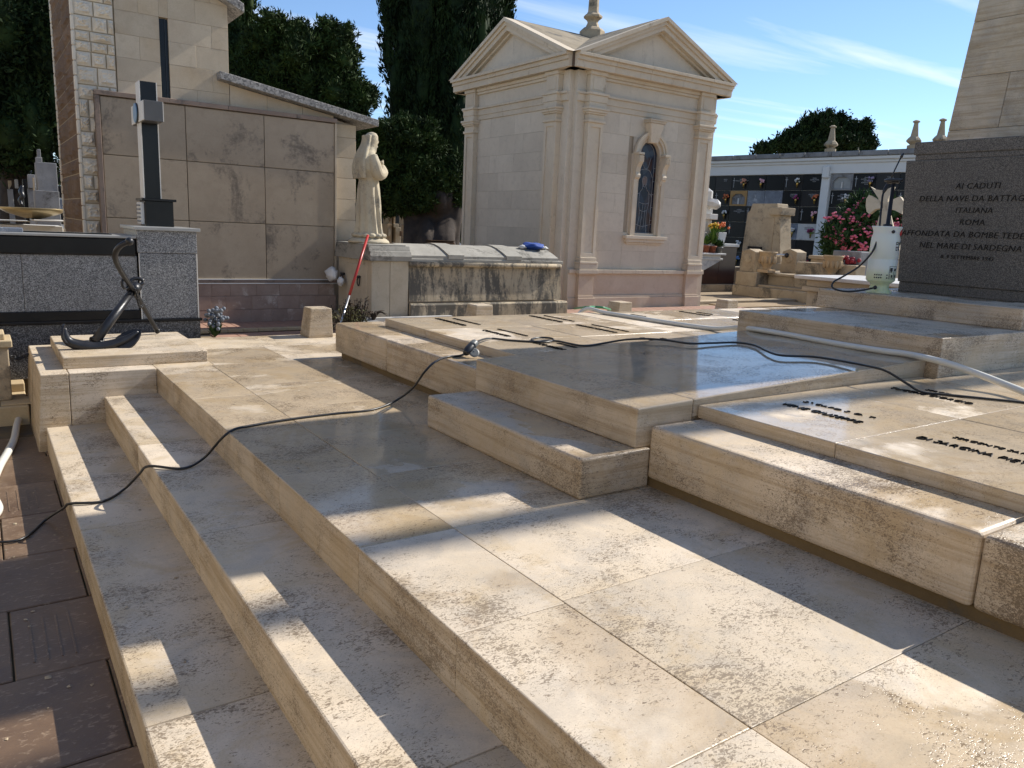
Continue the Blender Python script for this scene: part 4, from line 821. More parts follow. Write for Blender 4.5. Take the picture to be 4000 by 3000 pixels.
# ================================================================ trees
def crown_mesh(name, lobes, mat, parent, n_clump, per, tl, tw, upb, spread, flat=1.0, core=0.74, wob=0.30, bough=None):
    """lobes: (centre, radii). Leaf tufts scattered in clumps over the lobes, plus a ragged inner mass."""
    V = []; F = []
    big = list(lobes); lobes = []
    for c, r_ in big:                                  # break every lobe into uneven boughs
        lobes.append((c, r_*0.72))
        for _ in range(12):
            d = RNG.normal(size=3); d /= np.linalg.norm(d); k = RNG.uniform(0.20, 0.42)
            lobes.append((c+d*r_*RNG.uniform(0.68, 1.10), r_*k*np.array([1, 1, 1.0 if bough is None else bough])))
    C_ = np.array([l[0] for l in lobes]); R_ = np.array([l[1] for l in lobes])
    area = np.array([(r_[0]*r_[1]+r_[0]*r_[2]+r_[1]*r_[2]) for r_ in R_]); cnt = np.maximum(8, (n_clump*area/area.sum()).astype(int))
    pts = []
    for i, (c, r_) in enumerate(zip(C_, R_)):
        d = RNG.normal(size=(cnt[i], 3)); d /= np.linalg.norm(d, axis=1)[:, None]
        rad = 1.0+wob*(RNG.random((cnt[i], 1))-0.55)
        p = c+d*r_*rad
        keep = np.ones(len(p), bool)
        for j, (c2, r2) in enumerate(zip(C_, R_)):
            if j != i: keep &= (((p-c2)/r2)**2).sum(1) > 0.70
        pts.append(np.hstack([p, d*(1/r_)])[keep])
    P = np.vstack(pts); N = P[:, 3:]/np.linalg.norm(P[:, 3:], axis=1)[:, None]; P = P[:, :3]; m_ = len(P)
    base = np.repeat(P, per, 0)+RNG.normal(size=(m_*per, 3))*spread*np.array([1, 1, flat])
    nn = np.repeat(N, per, 0)
    dirv = nn*0.75+RNG.normal(size=nn.shape)*0.55+np.array([0, 0, upb]); dirv /= np.linalg.norm(dirv, axis=1)[:, None]
    L = tl*(0.55+0.9*RNG.random((len(base), 1))); W = tw*(0.6+0.8*RNG.random((len(base), 1)))
    sd = np.cross(dirv, RNG.normal(size=dirv.shape)); sd /= np.linalg.norm(sd, axis=1)[:, None]+1e-9
    b0 = base-dirv*L*0.3; q = np.stack([b0, base+dirv*L*0.15+sd*W, base+dirv*L*0.7, base+dirv*L*0.15-sd*W], 1).reshape(-1, 3)
    nq = len(base); V.append(q); F.append(np.arange(nq*4).reshape(-1, 4))
    off = nq*4
    for c, r_ in zip(C_, R_):
        v, f = ball_geo(c, r_*core, 9, 6); v = np.array(v)
        dv = np.array([1+0.16*mnoise.noise(Vector(p)*1.7) for p in v])[:, None]; v = c+(v-c)*dv
        V.append(v); F.append(np.array(f)+off); off += len(v)
    return mesh_fast(name, np.vstack(V), np.vstack(F), mat, parent)
def mesh_fast(name, V, F, mat, parent):
    org = ORG[parent]; me = bpy.data.meshes.new(name); V = V-org
    me.vertices.add(len(V)); me.vertices.foreach_set('co', V.astype(np.float32).ravel())
    me.loops.add(F.size); me.loops.foreach_set('vertex_index', F.astype(np.int32).ravel())
    me.polygons.add(len(F)); me.polygons.foreach_set('loop_start', np.arange(0, F.size, 4, dtype=np.int32))
    me.update(calc_edges=True); me.validate(); me.materials.append(mat)
    return put(bpy.data.objects.new(name, me), parent)
def pxlobe(x, y, rx, ry, D, dep=None):
    """lobe from a pixel position, radii in pixels, at a distance D along the view"""
    c = ond(x, y, D); k = S/FOC*D
    return (c, np.array([rx*k, (dep if dep else rx)*k, ry*k]))
def tree(name, label, base, lobes, mat, n, per, tl, tw, upb, spread, trunk, limbs=5, trunk_r=0.22, **kw):
    t = thing(name, label, 'tree', base, 'cypress and juniper trees behind the tombs')
    crown_mesh('crown', lobes, M[mat], t, n, per, tl, tw, upb, spread, **kw)
    top = np.array(trunk, float); b = np.array(base, float)
    g = [tube_geo(catmull([b, b+(top-b)*0.3+np.array([0.05, 0.03, 0]), b+(top-b)*0.6, top], 6), np.linspace(trunk_r*1.25, trunk_r*0.5, 19), 12)]
    for k in range(limbs):
        l = lobes[(k*3) % len(lobes)][0]; s0 = b+(top-b)*(0.35+0.5*k/max(1, limbs)); mid = (s0+l)/2+np.array([0, 0, -0.1])
        g.append(tube_geo(catmull([s0, mid, l], 5), np.linspace(trunk_r*0.45, trunk_r*0.12, 11), 8))
    V_, F_ = merge(g); mesh('trunk', V_, F_, M['bark'], t, smooth=True)
    return t
def gz(x, y, D): p = ond(x, y, D); return (p[0], p[1], GM)
# big dark cypress left of the stone pier
D = 17
lob = [pxlobe(-60, 120, 90, 150, D), pxlobe(40, 60, 95, 150, D), pxlobe(60, 200, 80, 130, D), pxlobe(-20, 250, 110, 105, D), pxlobe(100, 260, 60, 80, D), pxlobe(20, -100, 90, 130, D), pxlobe(110, -60, 60, 140, D), pxlobe(-110, 0, 90, 200, D), pxlobe(120, 130, 50, 120, D), pxlobe(180, 120, 70, 160, D)]
tree('cypress_tree', 'broad dark cypress beside the brown flank of the stone mausoleum', gz(10, 300, D), lob, 'leaf_cyp', 9000, 9, 0.15, 0.026, 0.5, 0.11, ond(20, 60, D), trunk_r=0.3, bough=1.5)
D = 24
lob = [pxlobe(492, -30, 45, 120, D), pxlobe(500, 60, 42, 110, D), pxlobe(495, 160, 48, 120, D), pxlobe(480, -150, 30, 120, D)]
tree('cypress_tree', 'narrow bright green cypress tip behind the slit window wall', gz(495, 300, D), lob, 'leaf_jun', 2600, 10, 0.16, 0.03, 1.3, 0.10, ond(492, 0, D))
# juniper behind the low wing
D = 20
lob = [pxlobe(565, 120, 50, 50, D), pxlobe(625, 80, 62, 45, D), pxlobe(690, 105, 60, 45, D), pxlobe(735, 100, 40, 40, D), pxlobe(560, 190, 70, 65, D), pxlobe(650, 170, 80, 70, D), pxlobe(730, 170, 62, 62, D), pxlobe(640, 260, 95, 75, D), pxlobe(725, 245, 70, 60, D), pxlobe(560, 280, 70, 80, D), pxlobe(700, 320, 70, 65, D), pxlobe(770, 205, 38, 35, D), pxlobe(660, 370, 90, 80, D), pxlobe(760, 330, 45, 60, D)]
tree('juniper_tree', 'spreading juniper rising behind the low sloping roof slab', gz(650, 400, D), lob, 'leaf_jun', 17000, 8, 0.13, 0.020, 0.25, 0.06, ond(650, 180, D), flat=0.55, wob=0.38)
# tall cypress behind the statue and chapel
D = 25
lob = [pxlobe(880, -40, 55, 160, D), pxlobe(960, -60, 75, 200, D), pxlobe(1020, -20, 55, 180, D), pxlobe(880, 110, 50, 130, D), pxlobe(950, 130, 80, 170, D), pxlobe(1015, 150, 55, 170, D), pxlobe(890, 230, 50, 100, D), pxlobe(960, 290, 75, 130, D), pxlobe(1010, 300, 50, 130, D), pxlobe(920, 350, 60, 80, D), pxlobe(960, -260, 60, 160, D), pxlobe(975, 400, 55, 70, D), pxlobe(985, 430, 40, 50, D), pxlobe(1002, 360, 36, 90, D), pxlobe(1000, 440, 25, 45, D)]
tree('cypress_tree', 'tall dark cypress column directly behind the chapel left gable', gz(945, 300, D), lob, 'leaf_cyp', 15000, 8, 0.20, 0.03, 1.6, 0.07, ond(945, 100, D), trunk_r=0.55, bough=2.2)
D = 30
lob = [pxlobe(1070, -40, 38, 120, D), pxlobe(1078, 60, 30, 110, D), pxlobe(1060, -150, 30, 120, D)]
tree('cypress_tree', 'dark cypress tip just right of the tall column, above the gable', gz(1070, 300, D), lob, 'leaf_cyp', 2400, 9, 0.22, 0.035, 1.3, 0.10, ond(1070, 0, D))
# low juniper with the heavy fluted trunk
D = 19.5
lob = [pxlobe(800, 330, 40, 55, D), pxlobe(850, 290, 55, 40, D), pxlobe(905, 310, 45, 48, D), pxlobe(845, 360, 60, 60, D), pxlobe(905, 385, 55, 50, D), pxlobe(860, 425, 60, 45, D), pxlobe(800, 410, 45, 45, D), pxlobe(935, 420, 35, 35, D), pxlobe(910, 440, 35, 25, D), pxlobe(962, 395, 30, 38, D), pxlobe(985, 385, 22, 45, D)]
t = thing('juniper_tree', 'low juniper with a heavy fluted trunk, right behind the statue', 'tree', gz(928, 530, D), 'cypress and juniper trees behind the tombs')
crown_mesh('crown', lob, M['leaf_jun'], t, 9000, 8, 0.12, 0.019, 0.2, 0.05, flat=0.6, wob=0.4)
g = []
for k in range(9):
    a = k/8.0; x0 = 890+84*a; x1 = 880+118*a
    g.append(tube_geo(catmull([ond(x0+8*math.sin(k*2.1), 560, D+0.3*math.sin(k*1.7)), ond(x0, 520, D+0.3*math.sin(k*1.7)), ond(x0*0.6+x1*0.4, 470, D+0.2), ond(x1, 425, D+0.3*math.sin(k)), ond(x1+(x1-945)*0.45, 375, D+0.4)], 5), np.linspace(0.25, 0.05, 21)**0.9, 9))
V_, F_ = merge(g); remesh(mesh('trunk', V_, F_, M['bark'], t, smooth=True), 0.045, 3)
# tree beyond the niche wall
D = 46
lob = [pxlobe(x_, y_, a_, b_, D) for x_, y_, a_, b_ in ((1735, 285, 18, 22), (1760, 268, 17, 18), (1790, 270, 16, 20), (1815, 268, 13, 18), (1838, 285, 17, 22), (1868, 285, 9, 24), (1878, 310, 12, 16), (1708, 300, 20, 16), (1680, 313, 18, 12), (1652, 322, 18, 9), (1770, 300, 40, 28), (1815, 308, 40, 24), (1730, 318, 45, 16), (1855, 322, 25, 16))]
tree('broadleaf_tree', 'dark rounded tree showing above the white niche wall roof', gz(1770, 330, D), lob, 'leaf_cyp', 4200, 9, 0.24, 0.055, 0.6, 0.12, ond(1770, 300, D), wob=0.35)
# ================================================================ white wall of burial niches
P1 = np.array([26.185, 17.721, 0.0]); wd = np.array([-0.168, 0.986, 0]); wd /= np.linalg.norm(wd); wnv = np.array([-wd[1], wd[0], 0])   # wnv points towards the memorial
ANG = math.atan2(wd[1], wd[0])
nw = thing('niche_wall', 'long white columbarium wall of black burial niches with a grey coping', 'columbarium', tuple(P1))
def wp(s_, o, z): p = P1+wd*s_+wnv*o; return (p[0], p[1], z)
def wbox(name, s0, s1, o0, o1, z0, z1, mat, parent=nw, bev=0.0):
    c = [wp(s0,o0,z0), wp(s1,o0,z0), wp(s1,o1,z0), wp(s0,o1,z0), wp(s0,o0,z1), wp(s1,o0,z1), wp(s1,o1,z1), wp(s0,o1,z1)]
    bm = bmesh.new(); bm_hexa(bm, c, bev, 1); return from_bm(name, bm, M[mat] if isinstance(mat, str) else mat, parent)
wbox('wall', -8, 9, -3, -0.02, GU, 4.1, 'whitewash')
wbox('lintel', -8, 9, -0.02, 0.10, 3.63, 3.98, 'whitewash'); wbox('moulding', -8, 9, -0.02, 0.16, 3.98, 4.08, 'whitewash', bev=0.02); wbox('moulding', -8, 9, -0.02, 0.24, 4.08, 4.20, 'whitewash', bev=0.02)
for k in range(17): wbox('coping_stone', -8+k, -8+k+0.98, -3.1, 0.30, 4.20+0.004*(k % 3), 4.38+0.004*(k % 2), 'grave_gr', bev=0.02)
for s_ in (0.15, -3.35, 6.1):
    wbox('pilaster', s_-0.14, s_+0.16, -0.02, 0.14, GU, 3.75, 'whitewash', bev=0.01); wbox('pilaster_bracket', s_-0.13, s_+0.13, 0.14, 0.26, 3.45, 3.9, 'whitewash', bev=0.04)
zr = [0.0, 0.6, 1.19, 1.80, 2.43, 3.03, 3.62]
special = {(4, 4): 'ochre', (3, 4): 'greymarble', (2, 4): 'greymarble', (1, 2): 'greymarble', (0, 2): 'whitemarble', (-1, 5): 'niche', (3, 1): 'plaque2', (4, 3): 'plaque', (1, 3): 'plaque2'}
ptx = {(4, 5): 'RAMON\nMARQUINA EQUAÑO\n\nE.P.D.', (4, 3): 'FAMILIA\nROSELLO RAMON\nE.P.D', (0, 4): 'BARTOLOME\nMARTIN\nE.P.D', (1, 4): 'CARDONA\nCATCHOT\nE.P.D', (0, 2): 'BARTOLOME\nPONS VIDAL\nANA\nE.P.D', (-2, 5): 'JOANA\nLLOPIS HUGUET\nANTONI\nLOPEZ BARBER\nE.P.D.', (-3, 5): 'FAMILIA\nCARRERAS', (-1, 4): 'MARIA\nPETRUS SALAS\nTONI\nCAMPS MELIA\nE.P.D.', (0, 5): 'JOAN\nOLIVES PONS\nE.P.D', (0, 0): 'Emili\nTomas Simon\nE.P.D', (1, 2): 'CAMPS\nE.P.D', (5, 5): 'SERRA\nE.P.D'}
flow = {(4, 5): 'peach', (3, 5): 'palepink', (1, 5): 'white', (4, 4): None, (5, 4): 'orange', (1, 4): 'magenta', (0, 4): 'orange', (5, 3): 'white', (0, 3): 'palepink', (1, 2): 'white', (0, 2): 'magenta', (1, 0): 'mauve', (0, 0): 'crimson', (4, 0): 'skyblue', (-2, 5): 'mauve', (-1, 4): 'white', (4, 1): 'white', (2, 0): 'palepink'}
def vase(c, col, big, label):
    """gilt cone vase with a small bunch, hung on a plaque"""
    t = thing('flower_vase', label, 'vase', tuple(c), 'flower vases hung on the niche wall')
    lathe('vase', [(0.02, 0), (0.045, 0.16), (0.05, 0.20)], c, M['gold'], t, seg=10)
    g = []; 
    for k in range(9):
        a = RNG.uniform(0, 6.28); r_ = RNG.uniform(0.02, 0.13)*big; g.append(ball_geo((c[0]+0.7*r_*math.cos(a), c[1]+r_*math.sin(a), c[2]+0.26+RNG.uniform(-0.05, 0.10)*big), 0.045*big, 7, 5))
    V_, F_ = merge(g); mesh('blossoms', V_, F_, M['fl_'+col], t, smooth=True)['kind'] = 'stuff'
    V_ = []; F_ = []
    for k in range(14):
        a = RNG.uniform(0, 6.28); q = np.array([c[0], c[1], c[2]+0.18]); d = np.array([0.12*math.cos(a), 0.14*math.sin(a), RNG.uniform(0.02, 0.16)]); o = len(V_); V_ += [q, q+d*0.6+np.array([0.01, 0.02, 0.0]), q+d, q+d*0.6-np.array([0.01, 0.02, 0])]; F_.append((o, o+1, o+2, o+3))
    mesh('leaves', V_, F_, M['leaf_ole'], t)['kind'] = 'stuff'
rown = ['bottom', 'second', 'third', 'fourth', 'fifth', 'top']
for c in list(range(0, 8)) + [-1, -2, -3, -4]:
    s0 = 0.335+c*0.752 if c >= 0 else -0.02+(c+1)*0.80-0.80+0.0
    w = 0.752 if c >= 0 else 0.80
    for r_ in range(6):
        mt = special.get((c, r_), 'plaque' if (c*3+r_*5) % 4 else 'plaque2'); a0, a1, z0, z1 = s0+0.006, s0+w-0.006, zr[r_]+0.006, zr[r_+1]-0.006
        if mt in ('niche', 'ochre'):
            fm = M['grave_gr'] if mt == 'niche' else plain('ochre_wood_frame', (0.36, 0.20, 0.06), 0.5)
            pq = wbox('niche_recess', a0, a1, -0.02, -0.015, z0, z1, 'greytop' if mt == 'niche' else 'grave_gr')
            for q in ((a0, a0+0.07, z0, z1), (a1-0.07, a1, z0, z1), (a0+0.07, a1-0.07, z1-0.12, z1), (a0+0.07, a1-0.07, z0, z0+0.06)): wbox('niche_frame', q[0], q[1], -0.02, 0.05, q[2], q[3], fm, pq)
            for sg in (0, 1):
                cs = a0+0.07 if sg == 0 else a1-0.07; sgn = 1 if sg == 0 else -1
                V_ = [wp(cs, o, z1-0.12) for o in (-0.02, 0.05)] + [wp(cs+sgn*0.16, o, z1-0.12) for o in (-0.02, 0.05)] + [wp(cs, o, z1-0.26) for o in (-0.02, 0.05)]
                mesh('niche_spandrel', V_, [(0, 2, 4), (1, 5, 3), (2, 3, 5, 4)], fm, pq)
            wbox('niche_ornament', (a0+a1)/2-0.03, (a0+a1)/2+0.03, 0.0, 0.04, z0+0.06, z0+0.30, 'whitemarble', pq, 0.01)
        else:
            pq = wbox('niche_plaque', a0, a1, -0.02, 0.012+0.006*((c+r_) % 3), z0, z1, mt, bev=0.004)
            o_ = 0.012+0.006*((c+r_) % 3)+0.001
            if (c, r_) in ptx: text('plaque_lettering', ptx[(c, r_)], 0.058, wp((a0+a1)/2-0.08, o_+0.002, z1-0.16), tuple(-wd), (0, 0, 1), 0.002, M['letter'] if mt == 'whitemarble' else M['ptext'], pq)
            if (c+r_) % 3 == 0 and mt.startswith('plaque'):
                for q in ((a1-0.10, a1-0.085, z0+0.12, z1-0.08), (a1-0.15, a1-0.035, z1-0.19, z1-0.175)): wbox('plaque_cross', q[0], q[1], o_, o_+0.008, q[2], q[3], 'ptext', pq)
        if flow.get((c, r_)):
            q = wp(a0+0.16 if (c+r_) % 2 else (a0+a1)/2-0.2, 0.09, z0+0.08); col = flow[(c, r_)]
            ord_ = ['first', 'second', 'third', 'fourth', 'fifth', 'sixth', 'seventh', 'eighth'][c] if c >= 0 else ['first', 'second', 'third', 'fourth'][-c-1]
            sd_ = 'before' if c >= 0 else 'past'
            vase(q, col, 0.92, '%s flowers on the %s niche row, %s column %s the white pilaster' % ({'palepink': 'pale pink', 'skyblue': 'light blue'}.get(col, col), rown[r_], ord_, sd_))
for s_ in (0.15, -2.72, -3.55):
    c = wp(s_, 0.06, 4.38)
    f = lathe('finial', [(0.20, 0), (0.20, 0.12), (0.12, 0.14), (0.14, 0.17), (0.24, 0.24), (0.25, 0.28), (0.19, 0.36), (0.13, 0.42), (0.075, 0.80), (0.07, 0.86), (0.12, 0.88), (0.12, 0.91), (0.05, 0.95)], c, M['grave_st'], nw, seg=8, smooth=False)
# ================================================================ brown marble tomb with the white cross
bt = thing('brown_tomb', 'dark brown marble tomb with white marble ledge beside the chapel', 'tomb', (13.2, 12.3, GU))
box('plinth', 11.4, 14.12, 11.60, 13.6, GU, 0.11, M['grave_st'], bt, 0.01); box('tomb_body', 11.5, 13.52, 11.68, 13.5, 0.11, 0.93, M['brown'], bt, 0.01); box('tomb_body', 13.525, 14.08, 11.685, 13.5, 0.11, 0.93, M['brown'], bt, 0.01)
box('top_slab', 12.9, 14.10, 11.64, 13.5, 0.93, 1.0, M['whitemarble'], bt, 0.01)
prism('white_bracket', [(12.5, 0.40), (12.95, 0.42), (13.38, 0.60), (13.46, 0.64), (12.5, 0.64)], 'y', 11.58, 11.75, M['whitemarble'], bt)
boxes('white_ledge', [(12.5, 13.50, 11.56, 11.679, 0.64, 0.68), (12.5, 13.44, 11.58, 11.679, 0.68, 0.75), (12.5, 13.52, 11.50, 11.679, 0.75, 0.79)], M['whitemarble'], bt, 0.01)
wc = thing('white_cross', 'white stone cross with pointed arm ends on the brown tomb', 'cross', (13.28, 11.98, 1.0))
boxes('cross_foot', [(13.07, 13.49, 11.78, 12.18, 1.0, 1.10), (13.13, 13.43, 11.84, 12.12, 1.10, 1.22)], M['whitemarble'], wc, 0.01)
def barpts(a, b, w, d, nm):
    a = np.array(a); b = np.array(b); ax = (b-a)/np.linalg.norm(b-a); s_ = np.array([0.0, 1.0, 0]) if abs(ax[1]) < 0.5 else np.array([0, 0, 1.0]); t_ = np.cross(ax, s_)
    sec = [s_*w+t_*0, s_*w*0.4+t_*d, -s_*w*0.4+t_*d, -s_*w, -s_*w*0.4-t_*d, s_*w*0.4-t_*d]; V_ = [a+q for q in sec]+[b+q for q in sec]+[b+ax*w*0.7]
    F_ = [(i, (i+1) % 6, 6+(i+1) % 6, 6+i) for i in range(6)]+[tuple(range(6))[::-1]]+[(6+i, 6+(i+1) % 6, 12) for i in range(6)]
    return mesh(nm, V_, F_, M['whitemarble'], wc)
boxes('cross_shaft', [(13.17, 13.39, 11.88, 12.08, 1.22, 1.75)], M['whitemarble'], wc, 0.02)
barpts((13.28, 11.98, 1.70), (13.28, 11.98, 2.10), 0.12, 0.12, 'cross_top'); barpts((13.28, 12.02, 1.86), (13.28, 11.68, 1.82), 0.11, 0.11, 'cross_arm'); barpts((13.28, 11.94, 1.86), (13.28, 12.30, 1.90), 0.11, 0.11, 'cross_arm')
boxes('shaft_lug', [(13.15, 13.41, 11.74, 11.90, 1.50, 1.62)], M['whitemarble'], wc, 0.01)
def potplant(name, c, r_, h, mat, label, leaf, lh, fl=None, nl=60, sq=False):
    t = thing(name, label, 'plant', tuple(c), 'potted plants on the brown tomb')
    if sq: hexa('pot', [(c[0]-r_*.8,c[1]-r_*.8,c[2]),(c[0]+r_*.8,c[1]-r_*.8,c[2]),(c[0]+r_*.8,c[1]+r_*.8,c[2]),(c[0]-r_*.8,c[1]+r_*.8,c[2]),(c[0]-r_,c[1]-r_,c[2]+h),(c[0]+r_,c[1]-r_,c[2]+h),(c[0]+r_,c[1]+r_,c[2]+h),(c[0]-r_,c[1]+r_,c[2]+h)], M[mat], t, 0.008)
    else: lathe('pot', [(r_*.75, 0), (r_*.95, h*.8), (r_*1.1, h*.82), (r_*1.1, h)], c, M[mat], t, seg=14)
    V_ = []; F_ = []
    for k in range(nl):
        a = RNG.uniform(0, 6.28); e = RNG.uniform(0.1, 1.0); q = np.array([c[0], c[1], c[2]+h*0.9]); d = np.array([math.cos(a)*r_*1.9*e, math.sin(a)*r_*1.9*e, lh*(0.35+0.8*RNG.random()*(1.2-e*0.6))]); s_ = np.array([-math.sin(a), math.cos(a), 0.2])*0.022; o = len(V_); V_ += [q+d*0.35, q+d*0.7+s_, q+d, q+d*0.7-s_]; F_.append((o, o+1, o+2, o+3))
    mesh('leaves', V_, F_, M[leaf], t)['kind'] = 'stuff'
    if fl:
        V_, F_ = merge([ball_geo((c[0]+RNG.normal()*r_*.7, c[1]+RNG.normal()*r_*.7, c[2]+h+lh*RNG.uniform(.4, .9)), 0.03, 7, 5) for _ in range(22)]); mesh('blossoms', V_, F_, M['fl_'+fl], t, smooth=True)['kind'] = 'stuff'
potplant('flower_pot', (13.54, 11.80, 1.0), 0.13, 0.24, 'whitewash', 'square white planter with red orange flowers at the tomb edge', 'leaf_pot', 0.22, 'orange', sq=True)
potplant('flower_pot', (13.30, 11.72, 1.0), 0.08, 0.15, 'terracotta', 'small clay pot with yellow flowers beside the square white planter', 'leaf_pot', 0.30, 'yellow')
potplant('flower_pot', (12.95, 11.585, 0.79), 0.085, 0.16, 'terracotta', 'clay pot with loose green leaves on the white ledge, next to the chapel', 'leaf_pot', 0.22, nl=90)
potplant('flower_pot', (13.15, 11.585, 0.79), 0.085, 0.15, 'terracotta', 'clay pot with taller pale shoots in the middle of the white ledge', 'leaf_pot', 0.36, nl=90)
potplant('flower_pot', (13.36, 11.585, 0.79), 0.085, 0.13, 'plasticgrey', 'grey pot with feathery green plant on the ledge end', 'leaf_ole', 0.17, nl=140)
# ================================================================ old family grave with stele, posts and urns
fg = thing('family_grave', 'old limestone family grave with stele, stepped front and carved corner posts', 'grave', (14.2, 9.8, GU))
box('base_course', 13.20, 14.9, 8.2, 10.98, GU, 0.16, M['grave_st'], fg, 0.012)
box('base_block', 13.24, 14.88, 10.42, 10.95, 0.16, 0.45, M['grave_st'], fg, 0.012); box('base_block', 13.24, 14.88, 8.25, 9.16, 0.16, 0.45, M['grave_st'], fg, 0.012)
box('tread', 13.30, 13.75, 9.165, 10.415, 0.16, 0.21, M['grave_st'], fg, 0.008); box('tread', 13.62, 14.88, 9.165, 10.415, 0.16, 0.405, M['grave_st'], fg, 0.008); box('tread', 13.56, 14.88, 9.17, 10.41, 0.405, 0.452, M['grave_st'], fg, 0.008)
def gpost(x, y, h):
    o = prism('carved_post', [(y-0.19, 0.455), (y+0.19, 0.455), (y+0.175, 0.455+h-0.06), (y, 0.455+h), (y-0.175, 0.455+h-0.06)], 'x', x-0.17, x+0.17, M['grave_st'], fg, bev=0.006)
    V_, F_ = lathe_geo([(0.10, 0), (0.10, 0.012), (0.07, 0.02)], (0, 0, 0), 18); mesh('post_roundel', [(x-0.17-p[2], y+p[0], 0.455+h-0.20+p[1]) for p in V_], F_, M['grave_st'], o)
gpost(13.48, 10.74, 0.47); gpost(14.3, 10.34, 0.50); gpost(14.3, 9.12, 0.47)
box('base_course', 14.9, 16.4, 10.0, 12.8, GU, 0.45, M['grave_st'], fg, 0.01)
stl = prism('stele', [(11.30, 0.45), (12.50, 0.45), (12.44, 1.20), (12.42, 1.74), (12.33, 1.78), (12.30, 1.95), (11.60, 1.95), (11.58, 1.85), (11.50, 1.80), (11.40, 1.0)], 'x', 15.2, 15.6, M['grave_st'], fg, bev=0.01)
box('stele_panel', 15.185, 15.2, 11.62, 12.28, 0.8, 1.62, M['grave_st'], stl, 0.004); box('stele_arm', 15.12, 15.62, 11.40, 11.74, 1.69, 1.86, M['grave_st'], stl, 0.01); box('stele_step', 15.12, 15.65, 11.22, 11.62, 0.45, 0.60, M['grave_st'], stl, 0.01)
box('stele_plaque', 15.0, 15.03, 11.75, 12.15, 0.82, 0.96, M['black'], stl, 0.004)
tube('rail', [(14.15, 10.95, 0.80), (14.10, 10.40, 0.82)], 0.028, M['alu'], fg, seg=8); V_, F_ = ball_geo((14.10, 10.38, 0.82), 0.05); mesh('rail_knob', V_, F_, M['iron'], fg, smooth=True)
def urn(x, y, label):
    t = thing('stone_urn', label, 'urn', (x, y, 0.455), 'carved ochre stone urns of the family grave')
    box('urn_foot', x-0.13, x+0.13, y-0.13, y+0.13, 0.455, 0.52, M['urn'], t, 0.008)
    lathe('urn_bowl', [(0.09, 0.52), (0.07, 0.55), (0.085, 0.58), (0.135, 0.65), (0.165, 0.74), (0.168, 0.84), (0.185, 0.86), (0.185, 0.885), (0.15, 0.885), (0.14, 0.80)], (x, y, 0), M['urn'], t, seg=24)
    for k in range(12):
        a = 2*math.pi*k/12; V_, F_ = ball_geo((x+0.148*math.cos(a), y+0.148*math.sin(a), 0.72), (0.035, 0.035, 0.085), 8, 6); mesh('urn_leaf', V_, F_, M['urn'], t, smooth=True)
urn(13.46, 10.36, 'carved ochre stone urn beside the left carved post of the old grave'); urn(13.46, 8.86, 'carved ochre stone urn right of the old grave steps, near the pink blossoms')
sb = boxes('stepped_block', [(14.2, 14.85, 9.50, 9.95, 0.452, 0.60), (14.3, 14.82, 9.52, 9.93, 0.60, 0.78), (14.25, 14.86, 9.48, 9.96, 0.78, 0.85)], M['grave_st'], fg, 0.01)
pp = thing('flower_pot', 'low white dish with pink flowers on the old grave steps', 'plant', (13.95, 9.32, 0.452)); lathe('dish', [(0.13, 0), (0.17, 0.07)], (13.95, 9.32, 0.452), M['whitewash'], pp, seg=14)
V_, F_ = merge([ball_geo((13.95+RNG.normal()*0.07, 9.32+RNG.normal()*0.08, 0.57+RNG.uniform(0, 0.12)), 0.035, 7, 5) for _ in range(22)]); mesh('blossoms', V_, F_, M['fl_palepink'], pp, smooth=True)['kind'] = 'stuff'
# white slab tomb and big weathered cross behind the sprayer
wt = thing('white_tomb', 'low white marble slab tomb behind the pressure sprayer', 'tomb', (12.3, 7.2, GU))
boxes('tomb_base', [(11.6, 13.1, 6.3, 8.05, GU, 0.30)], M['sarc_clean'], wt, 0.01); boxes('tomb_moulding', [(11.5, 13.2, 6.2, 8.1, 0.30, 0.38), (11.55, 13.15, 6.25, 8.05, 0.38, 0.50)], M['sarc_clean'], wt, 0.02); boxes('tomb_slab', [(11.4, 13.3, 6.1, 8.2, 0.50, 0.56)], M['whitemarble'], wt, 0.012)
D = 15.5
xc = thing('weathered_cross', 'large weathered stone cross with flared arms among the oleander blossoms', 'cross', gz(1895, 560, D))
def flare(pts, nm):
    P = [ond(x, y, D) for x, y in pts]; back = np.array([0.26, 0.10, 0]); n = len(P); V_ = P+[p+back for p in P]
    mesh(nm, V_, [tuple(range(n))[::-1], tuple(range(n, 2*n))]+[(i, (i+1) % n, n+(i+1) % n, n+i) for i in range(n)], M['sarc_clean'], xc)
flare([(1905, 455), (1897, 428), (1884, 408), (1880, 403), (1890, 409), (1905, 411), (1920, 407), (1930, 402), (1926, 412), (1918, 430), (1916, 455)], 'cross_top')
flare([(1908, 440), (1890, 428), (1877, 421), (1871, 430), (1870, 445), (1872, 457), (1877, 462), (1890, 452), (1908, 449)], 'cross_arm')
flare([(1912, 440), (1930, 430), (1944, 424), (1952, 435), (1952, 448), (1948, 462), (1932, 454), (1912, 450)], 'cross_arm')
flare([(1905, 452), (1898, 470), (1893, 490), (1880, 545), (1880, 610), (1945, 610), (1945, 545), (1927, 490), (1922, 470), (1917, 452)], 'cross_shaft')
gb = thing('grave_block', 'rough grey stone block with dark red flowers left of the weathered cross', 'grave', gz(1850, 560, 15.2)); p = ond(1858, 560, 15.2)
box('block', p[0]-0.4, p[0]+0.2, p[1]-0.25, p[1]+0.35, GU, 0.98, M['grave_gr'], gb, 0.02); box('block', p[0]-0.75, p[0]-0.42, p[1]-0.4, p[1]+0.9, GU, 0.72, M['grave_st'], gb, 0.02)
